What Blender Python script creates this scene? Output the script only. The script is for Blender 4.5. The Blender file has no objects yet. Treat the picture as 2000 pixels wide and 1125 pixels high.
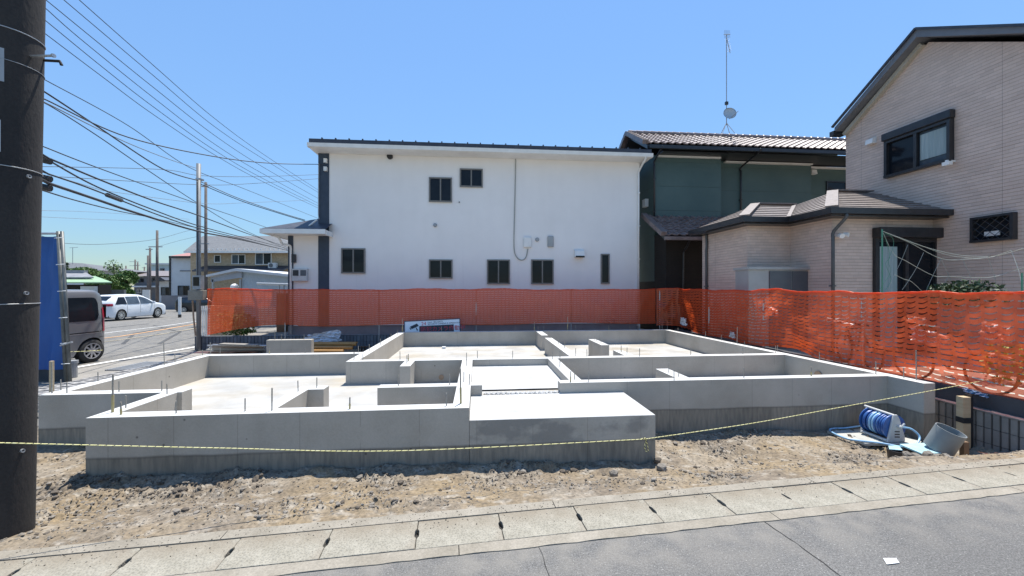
import bpy, math, random
import numpy as np
from mathutils import Vector, Matrix
random.seed(7)
rng = np.random.default_rng(7)
SC = bpy.context.scene
# ------------------------------------------------------------------ camera
EYE = 1.75; FPX = 760.0
cam_d = bpy.data.cameras.new('camera'); cam = bpy.data.objects.new('camera', cam_d)
SC.collection.objects.link(cam); SC.camera = cam
cam.location = (0, 0, EYE); cam.rotation_euler = (math.pi/2, 0, 0)
cam_d.sensor_width = 36; cam_d.lens = 36*FPX/2000; cam_d.clip_start = .05; cam_d.clip_end = 3000
SC.render.resolution_x = 1024; SC.render.resolution_y = 576
# ------------------------------------------------------------------ sky, sun, exposure
SUN_EL = math.radians(72); SUN_AZ = math.radians(20)      # azimuth from +Y towards +X
w = bpy.data.worlds.new('World'); SC.world = w; w.use_nodes = True
nt = w.node_tree; nt.nodes.clear()
sky = nt.nodes.new('ShaderNodeTexSky'); sky.sky_type = 'NISHITA'; sky.sun_disc = False
sky.sun_elevation = SUN_EL; sky.sun_rotation = SUN_AZ
sky.air_density = 1.0; sky.dust_density = 0.0; sky.ozone_density = 4.5; sky.altitude = 0
bg = nt.nodes.new('ShaderNodeBackground'); bg.inputs[1].default_value = 0.10
wo = nt.nodes.new('ShaderNodeOutputWorld')
bw_ = nt.nodes.new('ShaderNodeRGBToBW'); m1_ = nt.nodes.new('ShaderNodeMath'); m1_.operation = 'MULTIPLY_ADD'; m1_.inputs[1].default_value = .50; m1_.inputs[2].default_value = 1
m2_ = nt.nodes.new('ShaderNodeMath'); m2_.operation = 'DIVIDE'; m2_.inputs[0].default_value = 2.05; vs_ = nt.nodes.new('ShaderNodeVectorMath'); vs_.operation = 'SCALE'   # gentle roll-off towards the bright horizon
nt.links.new(sky.outputs[0], bw_.inputs[0]); nt.links.new(bw_.outputs[0], m1_.inputs[0]); nt.links.new(m1_.outputs[0], m2_.inputs[1])
nt.links.new(sky.outputs[0], vs_.inputs[0]); nt.links.new(m2_.outputs[0], vs_.inputs['Scale']); vm_ = nt.nodes.new('ShaderNodeVectorMath'); vm_.operation = 'MULTIPLY'; vm_.inputs[1].default_value = (.93, 1.03, 1.04)
nt.links.new(vs_.outputs[0], vm_.inputs[0]); nt.links.new(vm_.outputs[0], bg.inputs[0]); nt.links.new(bg.outputs[0], wo.inputs[0])
sd = bpy.data.lights.new('sun', 'SUN'); sd.energy = 3.6; sd.angle = math.radians(.53); sd.color = (1, .955, .88)
so = bpy.data.objects.new('sun', sd); SC.collection.objects.link(so)
sdir = Vector((math.sin(SUN_AZ)*math.cos(SUN_EL), math.cos(SUN_AZ)*math.cos(SUN_EL), math.sin(SUN_EL)))
so.rotation_euler = sdir.to_track_quat('Z', 'Y').to_euler(); so.location = (0, 0, 30)
SC.view_settings.view_transform = 'Standard'; SC.view_settings.look = 'None'
SC.view_settings.exposure = 1.1; SC.view_settings.gamma = 1; SC.view_settings.use_curve_mapping = False

# ------------------------------------------------------------------ site frame (house plots are turned 5 degrees)
TH = math.radians(5.05); CT, ST = math.cos(TH), math.sin(TH); FX0, FY0 = -4.121, 3.914
CX, CY = 3.760, -4.262                                     # viewpoint in plot coordinates
def tow(x, y): return (FX0 + CT*x - ST*y, FY0 + ST*x + CT*y)
def tof(X, Y): dx, dy = X-FX0, Y-FY0; return (CT*dx+ST*dy, -ST*dx+CT*dy)
def onY(u, v, yp):                                         # bearing onto a wall line y'=yp -> (x', z)
    a, b = (u-1000)/FPX, (562.5-v)/FPX
    t = (yp-CY)/(-ST*a+CT); return (CX+t*(CT*a+ST), EYE+b*t)
def onX(u, v, xp):
    a, b = (u-1000)/FPX, (562.5-v)/FPX
    t = (xp-CX)/(CT*a+ST); return (CY+t*(-ST*a+CT), EYE+b*t)
def W3(u, v, Y): return Vector(((u-1000)/FPX*Y, Y, EYE+(562.5-v)/FPX*Y))
def onZ(u, v, z):
    t = (z-EYE)*FPX/(562.5-v); return ((u-1000)/FPX*t, t)

# ------------------------------------------------------------------ materials
MATS = {}
def lin(c): return tuple(c)+(1,) if len(c) == 3 else c
def mat(name, c1, c2=None, scale=3.0, rough=.8, bump=0.0, bscale=None, metal=0.0, spec=.5, fine=0.0, stretch=(1,1,1), hook=None, alpha=1.0, emit=0):
    m = bpy.data.materials.new(name); m.use_nodes = True; MATS[name] = m
    N = m.node_tree.nodes; L = m.node_tree.links
    b = N['Principled BSDF']; b.inputs['Roughness'].default_value = rough; b.inputs['Metallic'].default_value = metal
    b.inputs['Specular IOR Level'].default_value = spec
    if c2 is None: c2 = tuple(min(1, k*1.12) for k in c1); c1 = tuple(k*.9 for k in c1)
    tc = N.new('ShaderNodeTexCoord'); mp = N.new('ShaderNodeMapping'); mp.inputs['Scale'].default_value = stretch
    L.new(tc.outputs['Object'], mp.inputs[0])
    n = N.new('ShaderNodeTexNoise'); n.inputs['Scale'].default_value = scale; n.inputs['Detail'].default_value = 8; n.inputs['Roughness'].default_value = .62
    L.new(mp.outputs[0], n.inputs['Vector'])
    r = N.new('ShaderNodeValToRGB'); r.color_ramp.elements[0].position = .33; r.color_ramp.elements[1].position = .67
    r.color_ramp.elements[0].color = lin(c1); r.color_ramp.elements[1].color = lin(c2)
    L.new(n.outputs[0], r.inputs[0]); col = r.outputs[0]
    if fine:
        n3 = N.new('ShaderNodeTexNoise'); n3.inputs['Scale'].default_value = bscale or 60; n3.inputs['Detail'].default_value = 3
        L.new(tc.outputs['Object'], n3.inputs['Vector'])
        mr = N.new('ShaderNodeMapRange'); mr.inputs[1].default_value = .3; mr.inputs[2].default_value = .7
        mr.inputs[3].default_value = 1-fine; mr.inputs[4].default_value = 1+fine
        L.new(n3.outputs[0], mr.inputs[0])
        vm = N.new('ShaderNodeVectorMath'); vm.operation = 'SCALE'; L.new(col, vm.inputs[0]); L.new(mr.outputs[0], vm.inputs['Scale']); col = vm.outputs[0]
    hgt = None
    if hook: col, hgt = hook(m, tc, col)
    L.new(col, b.inputs['Base Color'])
    if bump or hgt is not None:
        bp = N.new('ShaderNodeBump'); bp.inputs['Strength'].default_value = 1
        if bump:
            n2 = N.new('ShaderNodeTexNoise'); n2.inputs['Scale'].default_value = bscale or scale*8; n2.inputs['Detail'].default_value = 6
            L.new(mp.outputs[0], n2.inputs['Vector']); bp.inputs['Distance'].default_value = bump
            if hgt is not None:
                ad = N.new('ShaderNodeMath'); ad.operation = 'MULTIPLY_ADD'; ad.inputs[1].default_value = 1; L.new(n2.outputs[0], ad.inputs[0]); L.new(hgt, ad.inputs[2]); L.new(ad.outputs[0], bp.inputs['Height'])
            else: L.new(n2.outputs[0], bp.inputs['Height'])
        else: bp.inputs['Distance'].default_value = .008; L.new(hgt, bp.inputs['Height'])
        L.new(bp.outputs[0], b.inputs['Normal'])
    return m
class NB:                                                   # tiny node helper for hooks
    def __init__(s, m): s.N = m.node_tree.nodes; s.L = m.node_tree.links
    def set(s, sock, v):
        if isinstance(v, (int, float)): sock.default_value = v
        else: s.L.new(v, sock)
    def math(s, op, a, b=0.0, c=0.0, clamp=False):
        n = s.N.new('ShaderNodeMath'); n.operation = op; n.use_clamp = clamp
        s.set(n.inputs[0], a); s.set(n.inputs[1], b); s.set(n.inputs[2], c); return n.outputs[0]
    def xyz(s, tc):
        n = s.N.new('ShaderNodeSeparateXYZ'); s.L.new(tc.outputs['Object'], n.inputs[0]); return n.outputs
    def noise(s, tc, scale, stretch=(1,1,1), detail=4):
        mp = s.N.new('ShaderNodeMapping'); mp.inputs['Scale'].default_value = stretch; s.L.new(tc.outputs['Object'], mp.inputs[0])
        n = s.N.new('ShaderNodeTexNoise'); n.inputs['Scale'].default_value = scale; n.inputs['Detail'].default_value = detail
        s.L.new(mp.outputs[0], n.inputs['Vector']); return n.outputs[0]
    def rng(s, v, a, b, c, d):
        n = s.N.new('ShaderNodeMapRange'); s.set(n.inputs[0], v)
        for i, k in enumerate((a, b, c, d)): n.inputs[i+1].default_value = k
        return n.outputs[0]
    def mul(s, col, f):
        n = s.N.new('ShaderNodeVectorMath'); n.operation = 'SCALE'; s.L.new(col, n.inputs[0]); s.set(n.inputs['Scale'], f); return n.outputs[0]
    def mix(s, fac, a, b):
        n = s.N.new('ShaderNodeMix'); n.data_type = 'RGBA'; s.set(n.inputs[0], fac)
        for i, k in ((6, a), (7, b)):
            if isinstance(k, tuple): n.inputs[i].default_value = lin(k)
            else: s.L.new(k, n.inputs[i])
        return n.outputs[2]

def conc_hook(m, tc, col):
    h = NB(m); x, y, z = h.xyz(tc)
    edge = h.math('MULTIPLY_ADD', h.noise(tc, 1.6, (1,1,.2)), .04, .045)           # slab pour line near z = .07
    low = h.rng(h.math('SUBTRACT', z, edge), -.008, .008, 1, 0)
    streak = h.noise(tc, 4.5, (2.6, 2.6, .5), 7)
    s1 = h.math('MULTIPLY', h.rng(streak, .52, .70, 1, .80), h.rng(h.noise(tc, 1.2, (1,1,1), 3), .3, .7, .85, 1.15))
    drip = h.noise(tc, 6, (5, 5, .8), 3)
    lowc = h.mul(h.mix(h.rng(drip, .4, .65, 0, 1), (.275,.245,.195), (.205,.185,.152)), s1)
    c = h.mix(low, col, lowc)
    line = h.rng(h.math('ABSOLUTE', h.math('SUBTRACT', z, edge)), .0, .02, .62, 1)    # dark line where the two pours meet
    c = h.mul(c, line)
    sm = h.math('ADD', x, y); seam = h.math('ABSOLUTE', h.math('SUBTRACT', h.math('FRACT', h.math('DIVIDE', sm, .605)), .5))
    wob = h.noise(tc, 3, (1,1,.3), 2)
    c = h.mul(c, h.math('MAXIMUM', h.rng(seam, .0, .011, .74, 1), h.rng(wob, .50, .54, 0, 1)))
    vo = h.N.new('ShaderNodeTexVoronoi'); vo.inputs['Scale'].default_value = 3.6; h.L.new(tc.outputs['Object'], vo.inputs['Vector'])
    c = h.mul(c, h.rng(vo.outputs['Distance'], .035, .06, .45, 1))                  # form tie and bug holes
    return c, None
mat('concrete', (.365,.332,.28), (.475,.438,.38), 1.3, .85, .0012, 70, fine=.05, hook=conc_hook)
def slab_hook(m, tc, col):
    h = NB(m); st = h.noise(tc, .9, (1,1.6,1), 6)
    c = h.mix(h.rng(st, .46, .66, 0, .8), col, (.33,.29,.225))
    c = h.mul(c, h.rng(h.noise(tc, 1.8, (1,1,1), 7), .35, .65, .86, 1.08))
    return c, None
mat('sunlit_levelling', (.45,.45,.437), (.54,.54,.527), 2, .8, .001, 60, fine=.03)  # smooth screed, colour lifted so wall tops look sunlit against shaded sides
mat('slab', (.35,.343,.325), (.43,.423,.402), 2.2, .85, .001, 60, fine=.04, hook=slab_hook)
mat('porch', (.355,.355,.35), (.47,.47,.462), 2.6, .8, .0015, 30, fine=.04)
def porch_side_hook(m, tc, col):
    h = NB(m); c, _ = conc_hook(m, tc, col)
    wet = h.noise(tc, 1.5, (1,1,1.4), 5); x, y, z = h.xyz(tc)
    f = h.math('MULTIPLY', h.rng(wet, .47, .52, 0, .5), h.rng(z, .0, .1, 0, 1))
    return h.mix(f, c, (.15,.15,.145)), None
mat('porch_side', (.35,.32,.272), (.445,.412,.36), 1.7, .85, .0012, 70, fine=.05, hook=porch_side_hook)
def dirt_hook(m, tc, col):
    h = NB(m)
    n1 = h.noise(tc, 1.1, (1,1,1), 6); n2 = h.noise(tc, 34, (1,1,1), 4); n3 = h.noise(tc, 7, (1,1.4,1), 6)
    c = h.mix(h.rng(n1, .42, .62, 0, .8), col, (.235,.175,.10))
    c = h.mix(h.rng(h.noise(tc, 1.7, (1,1,1), 5), .50, .66, 0, .55), c, (.28,.245,.195))
    c = h.mix(h.rng(n3, .53, .66, 0, .75), c, (.30,.27,.225))
    c = h.mix(h.rng(n3, .40, .30, 0, .65), c, (.085,.07,.055))
    return h.mul(c, h.rng(n2, .3, .7, .62, 1.30)), n2
mat('dirt', (.135,.108,.078), (.205,.168,.125), 4, .95, .008, 26, hook=dirt_hook)
mat('rock', (.15,.13,.105), (.26,.235,.20), 5, .9, .004, 30)
mat('clod', (.07,.058,.045), (.135,.112,.088), 9, .95, .006, 30)
def asph_hook(m, tc, col):
    h = NB(m); x, y, z = h.xyz(tc)
    vo = h.N.new('ShaderNodeTexVoronoi'); vo.inputs['Scale'].default_value = 62; h.L.new(tc.outputs['Object'], vo.inputs['Vector'])
    r = h.noise(tc, 60, (1,1,1), 2)
    fleck = h.math('MULTIPLY', h.rng(vo.outputs['Distance'], .25, .1, 0, 1), h.rng(r, .50, .58, 0, 1))
    gr = h.noise(tc, 120, (1,1,1), 3); col = h.mul(col, h.rng(gr, .35, .65, .62, 1.38))
    c = h.mix(h.math('MULTIPLY', fleck, .8), col, (.40,.39,.37))
    big = h.noise(tc, .5, (1,.7,1), 7)
    c = h.mul(c, h.rng(big, .35, .65, .88, 1.10))
    d = h.math('SUBTRACT', h.math('MULTIPLY_ADD', x, .165, 2.6), y)                # distance from the gutter
    dust = h.math('MULTIPLY', h.rng(d, 0, .55, .75, 0), h.rng(h.noise(tc, 5, (1,1,1), 6), .35, .62, 0, 1))
    return h.mix(dust, c, (.215,.20,.175)), h.math('MULTIPLY', vo.outputs['Distance'], .6)
mat('asphalt', (.098,.096,.092), (.150,.147,.141), 45, .88, .004, 130, hook=asph_hook)
def cover_hook(m, tc, col):
    h = NB(m); vo = h.N.new('ShaderNodeTexVoronoi'); vo.inputs['Scale'].default_value = 70; h.L.new(tc.outputs['Object'], vo.inputs['Vector'])
    c = h.mul(col, h.rng(vo.outputs['Distance'], .1, .6, .72, 1.14))
    s = h.noise(tc, 2.3, (1,1,1), 5)
    x, y, z = h.xyz(tc); c = h.mix(h.rng(s, .50, .66, 0, .6), c, (.19,.15,.11))
    c = h.mix(h.math('MULTIPLY', h.rng(y, .10, .33, 0, .9), h.rng(h.noise(tc, 4, (.5,1,1), 6), .32, .58, 0, 1)), c, (.20,.165,.12))
    return c, vo.outputs['Distance']
mat('gutter_concrete', (.215,.20,.16), (.305,.285,.235), 6, .92, .003, 60, hook=cover_hook)
mat('curb_concrete', (.20,.178,.14), (.29,.262,.215), 3, .92, .002, 80, fine=.15)
mat('dark', (.02,.02,.02), (.035,.033,.03), 6, .9)
mat('white_paint', (.62,.62,.60), (.78,.78,.76), 14, .8)
mat('orange_paint', (.55,.27,.10), (.65,.40,.2), 9, .8)
mat('yellow_paint', (.50,.42,.28), (.6,.5,.33), 9, .8)
def stucco_hook(m, tc, col):
    h = NB(m); x, y, z = h.xyz(tc)
    st = h.noise(tc, 1.6, (2.2, 2.2, .25), 6)
    c = h.mul(col, h.rng(st, .35, .7, 1.0, .98))
    drip = h.math('MULTIPLY', h.rng(h.noise(tc, 2.4, (3,3,.25), 4), +.0+.60, .72, 0, .22), h.rng(z, .5, 3.0, 1, 0))
    c = h.mix(drip, c, (.30,.30,.29))
    return c, None
mat('white_stucco', (.82,.785,.755), (.87,.835,.805), .8, .9, .0015, 120, hook=stucco_hook)
mat('navy_siding', (.030,.045,.07), (.042,.06,.09), 5, .6)
mat('white_trim', (.72,.71,.68), (.82,.81,.78), 3, .5)
mat('roof_dark', (.025,.03,.045), (.05,.055,.07), 5, .5, .003)
mat('aluminium', (.17,.16,.145), (.22,.205,.185), 10, .5, metal=.1)
mat('dark_frame', (.018,.018,.02), (.03,.03,.033), 9, .35)
mat('glass', (.008,.010,.014), (.014,.018,.024), 2, .05, spec=.22)
mat('glass_blue', (.04,.055,.075), (.08,.105,.13), 3, .08, spec=.3)
mat('curtain', (.25,.33,.33), (.36,.44,.44), 2, .9, .01, 9, stretch=(5,5,.3))
mat('house_base', (.26,.26,.265), (.33,.33,.335), 3, .9, .001, 60)
def block_hook(m, tc, col):
    h = NB(m); x, y, z = h.xyz(tc)
    return h.mul(col, h.rng(h.noise(tc, 4, (1,1,.4), 5), .3, .7, .75, 1.15)), None
mat('block_dark', (.10,.11,.13), (.17,.175,.19), 3, .9, .002, 80, hook=block_hook)
mat('block_grey', (.16,.16,.155), (.235,.235,.225), 3, .9, .002, 80, hook=block_hook)
mat('block_black', (.05,.05,.055), (.08,.08,.085), 3, .9, .002, 80)
def siding(step, groove, joint=None):
    def f(m, tc, col):
        h = NB(m); x, y, z = h.xyz(tc)
        fr = h.math('FRACT', h.math('DIVIDE', z, step))
        row = h.math('FLOOR', h.math('DIVIDE', z, step))
        ln = h.rng(fr, 0, groove, .66, 1)
        c = h.mul(col, ln)
        if joint:
            q = h.math('ADD', x, y)
            jj = h.math('ADD', h.math('DIVIDE', q, joint), h.math('MULTIPLY', row, .37))
            c = h.mul(c, h.rng(h.math('FRACT', jj), 0, .05, .80, 1))
            c = h.mul(c, h.rng(h.math('FRACT', h.math('DIVIDE', q, 3.03)), 0, .006, .6, 1))
            c = h.mul(c, h.rng(h.math('FRACT', h.math('DIVIDE', z, .455)), 0, .03, .72, 1))
            wn = h.N.new('ShaderNodeTexWhiteNoise'); wn.noise_dimensions = '2D'
            cb = h.N.new('ShaderNodeCombineXYZ'); h.L.new(h.math('FLOOR', jj), cb.inputs[0]); h.L.new(row, cb.inputs[1]); h.L.new(cb.outputs[0], wn.inputs['Vector'])
            c = h.mul(c, h.rng(wn.outputs[0], 0, 1, .93, 1.06))
        return c, h.rng(fr, 0, groove*1.4, 0, 1)
    return f
mat('beige_siding', (.57,.445,.375), (.65,.515,.44), 1.2, .75, hook=siding(.0758, .17, .22))
mat('green_siding', (.060,.105,.100), (.080,.130,.122), .7, .7, hook=siding(.91, .012))
mat('brown_siding', (.009,.007,.007), (.015,.012,.011), 1.2, .8, hook=siding(.09, .15))  # dark brown with the deep shade under the pent roof put into it
mat('tan_brick', (.40,.30,.19), (.55,.43,.29), 5, .85, hook=siding(.12, .12, .3))
mat('tile_brown', (.13,.09,.085), (.24,.185,.17), 4, .42, .002, 20, spec=.6)
mat('slate_brown', (.17,.14,.125), (.26,.22,.20), 9, .5, .002, 40, fine=.12)
mat('slate_grey', (.10,.105,.11), (.16,.165,.17), 6, .7, .003, 30, hook=siding(.16, .16, .4))
mat('pole_steel', (.15,.165,.18), (.21,.225,.24), 3, .6, metal=.15)
mat('pipe_dark', (.06,.07,.075), (.085,.095,.10), 4, .5)
mat('steel', (.38,.39,.40), (.5,.51,.52), 14, .45, metal=.7)
mat('galv', (.30,.31,.32), (.42,.43,.44), 8, .55, metal=.45, fine=.1)
mat('bolt', (.26,.24,.205), (.42,.39,.33), 30, .6, metal=.25)
mat('bolt_yellow', (.40,.33,.12), (.42,.36,.22), 30, .6, metal=.1)
mat('pole_concrete', (.014,.013,.014), (.045,.039,.034), 1.5, .85, .003, 60, stretch=(1,1,.35), fine=.18)
mat('pole_far', (.10,.085,.08), (.15,.13,.12), 3, .9)
mat('cable', (.03,.03,.035), (.05,.05,.055), 5, .6)
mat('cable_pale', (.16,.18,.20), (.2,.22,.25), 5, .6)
mat('black_rubber', (.02,.02,.022), (.03,.03,.03), 5, .6)
mat('tyre', (.018,.018,.019), (.03,.03,.03), 9, .85)
mat('blue_sheet', (.010,.07,.26), (.015,.10,.34), 1.2, .55, .012, 3, stretch=(1,1,.4))
mat('pipe_grey', (.09,.10,.10), (.14,.15,.15), 8, .5, metal=.2)
mat('van_paint', (.19,.19,.20), (.21,.21,.22), 2, .3, metal=.35, spec=.6)
mat('white_car_paint', (.70,.72,.74), (.76,.78,.80), 2, .2, spec=.6)
mat('car_black', (.012,.012,.014), (.02,.02,.022), 2, .25)
mat('tail_red', (.30,.008,.02), (.38,.012,.03), 5, .2, spec=.7)
mat('alloy', (.5,.5,.51), (.6,.6,.61), 5, .3, metal=.7)
mat('reel_white', (.50,.50,.485), (.60,.60,.585), 5, .45)
mat('hose_blue', (.02,.07,.25), (.05,.14,.38), 7, .35)
mat('hose_pale', (.22,.42,.62), (.30,.50,.7), 7, .35)
mat('pvc_grey', (.19,.215,.225), (.23,.255,.265), 4, .45)
mat('wood_pale', (.42,.32,.19), (.54,.43,.28), 4, .8, .002, 40, stretch=(.5,.5,5))
mat('wood_brown', (.16,.10,.06), (.24,.16,.10), 4, .85, .002, 40)
mat('pipe_ochre', (.32,.17,.05), (.40,.22,.07), 4, .5)
mat('board_pale', (.33,.33,.30), (.42,.42,.385), 3, .8, .001, 50, fine=.08)
mat('lid_blue', (.28,.50,.55), (.42,.60,.63), 5, .45, fine=.08)
mat('plastic_clear', (.45,.47,.52), (.68,.70,.76), 9, .3, .02, 7)
mat('plastic_white', (.62,.58,.56), (.85,.82,.80), 9, .5, .02, 12)
mat('cord_pale', (.28,.31,.28), (.38,.41,.37), 5, .7)
mat('cord_green', (.05,.2,.13), (.08,.26,.17), 5, .7)
mat('rope_yellow', (.70,.62,.22), (.85,.80,.45), 40, .7)
mat('rope_black', (.03,.03,.02), (.05,.05,.04), 40, .8)
mat('cream_concrete', (.36,.33,.27), (.44,.41,.35), 2, .9, .001, 50)
mat('gravel_ground', (.18,.168,.145), (.27,.25,.22), 6, .95, .01, 30, fine=.2)
mat('far_ground', (.16,.17,.13), (.24,.24,.19), .3, .95)
mat('verge', (.20,.19,.17), (.28,.265,.24), 3, .92, .003, 50, fine=.12)
mat('paver', (.27,.265,.255), (.36,.35,.34), 6, .9, .002, 50)
mat('leaf_mid', (.045,.10,.018), (.10,.19,.035), 2, .6)
mat('leaf_dark', (.012,.035,.010), (.035,.07,.02), 2, .6)
mat('leaf_light', (.06,.125,.022), (.12,.20,.045), 2, .6)
mat('bark', (.08,.06,.045), (.13,.10,.08), 8, .9)
mat('grey_siding', (.28,.31,.35), (.34,.37,.42), 1, .6, hook=siding(.5,.02))
mat('grey_corrugated', (.38,.44,.48), (.45,.51,.56), 2, .5)
mat('pale_wall', (.52,.54,.56), (.60,.62,.64), 1, .8)
mat('grey_wall', (.16,.16,.175), (.21,.21,.225), 1, .8)
mat('blue_wall', (.32,.40,.44), (.38,.46,.50), 1, .8)
mat('pink_roof', (.36,.17,.15), (.42,.21,.18), 1, .6)
mat('green_metal', (.28,.42,.24), (.36,.50,.30), 1, .45)
mat('tile_grey', (.20,.20,.21), (.30,.30,.31), 3, .6)
mat('globe', (.78,.76,.70), (.85,.83,.78), 3, .35)
mat('sign_white', (.78,.82,.87), (.82,.86,.90), 3, .4)
mat('sign_black', (.015,.018,.03), (.02,.023,.035), 3, .4)
mat('sign_red', (.55,.03,.05), (.6,.035,.06), 3, .4)
mat('rust', (.30,.20,.13), (.36,.26,.18), 9, .9)
mat('storage_grey', (.33,.33,.33), (.40,.40,.40), 2, .4, metal=.3)
mat('storage_dark', (.09,.10,.115), (.12,.13,.145), 2, .4, metal=.3)
mat('bicycle_dark', (.02,.03,.03), (.05,.06,.06), 9, .5)
mat('flower_yellow', (.20,.20,.03), (.45,.34,.04), 9, .7)
# orange netting: thin translucent plastic band
m = bpy.data.materials.new('orange_net'); m.use_nodes = True; MATS['orange_net'] = m
N = m.node_tree.nodes; L = m.node_tree.links; N.clear()
o_ = N.new('ShaderNodeOutputMaterial'); df = N.new('ShaderNodeBsdfDiffuse'); tl = N.new('ShaderNodeBsdfTranslucent'); gl = N.new('ShaderNodeBsdfGlossy')
tr = N.new('ShaderNodeBsdfTransparent'); mx = N.new('ShaderNodeMixShader'); mx2 = N.new('ShaderNodeMixShader'); mx3 = N.new('ShaderNodeMixShader')
df.inputs[0].default_value = (.78, .125, .045, 1); tl.inputs[0].default_value = (.80, .12, .028, 1); gl.inputs['Roughness'].default_value = .35; gl.inputs[0].default_value = (1, .75, .65, 1)
tr.inputs[0].default_value = (1, .50, .42, 1)
mx.inputs[0].default_value = .5; mx2.inputs[0].default_value = .06; mx3.inputs[0].default_value = .36
L.new(df.outputs[0], mx.inputs[1]); L.new(tl.outputs[0], mx.inputs[2]); L.new(mx.outputs[0], mx2.inputs[1]); L.new(gl.outputs[0], mx2.inputs[2])
L.new(mx2.outputs[0], mx3.inputs[1]); L.new(tr.outputs[0], mx3.inputs[2]); L.new(mx3.outputs[0], o_.inputs[0])

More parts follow.
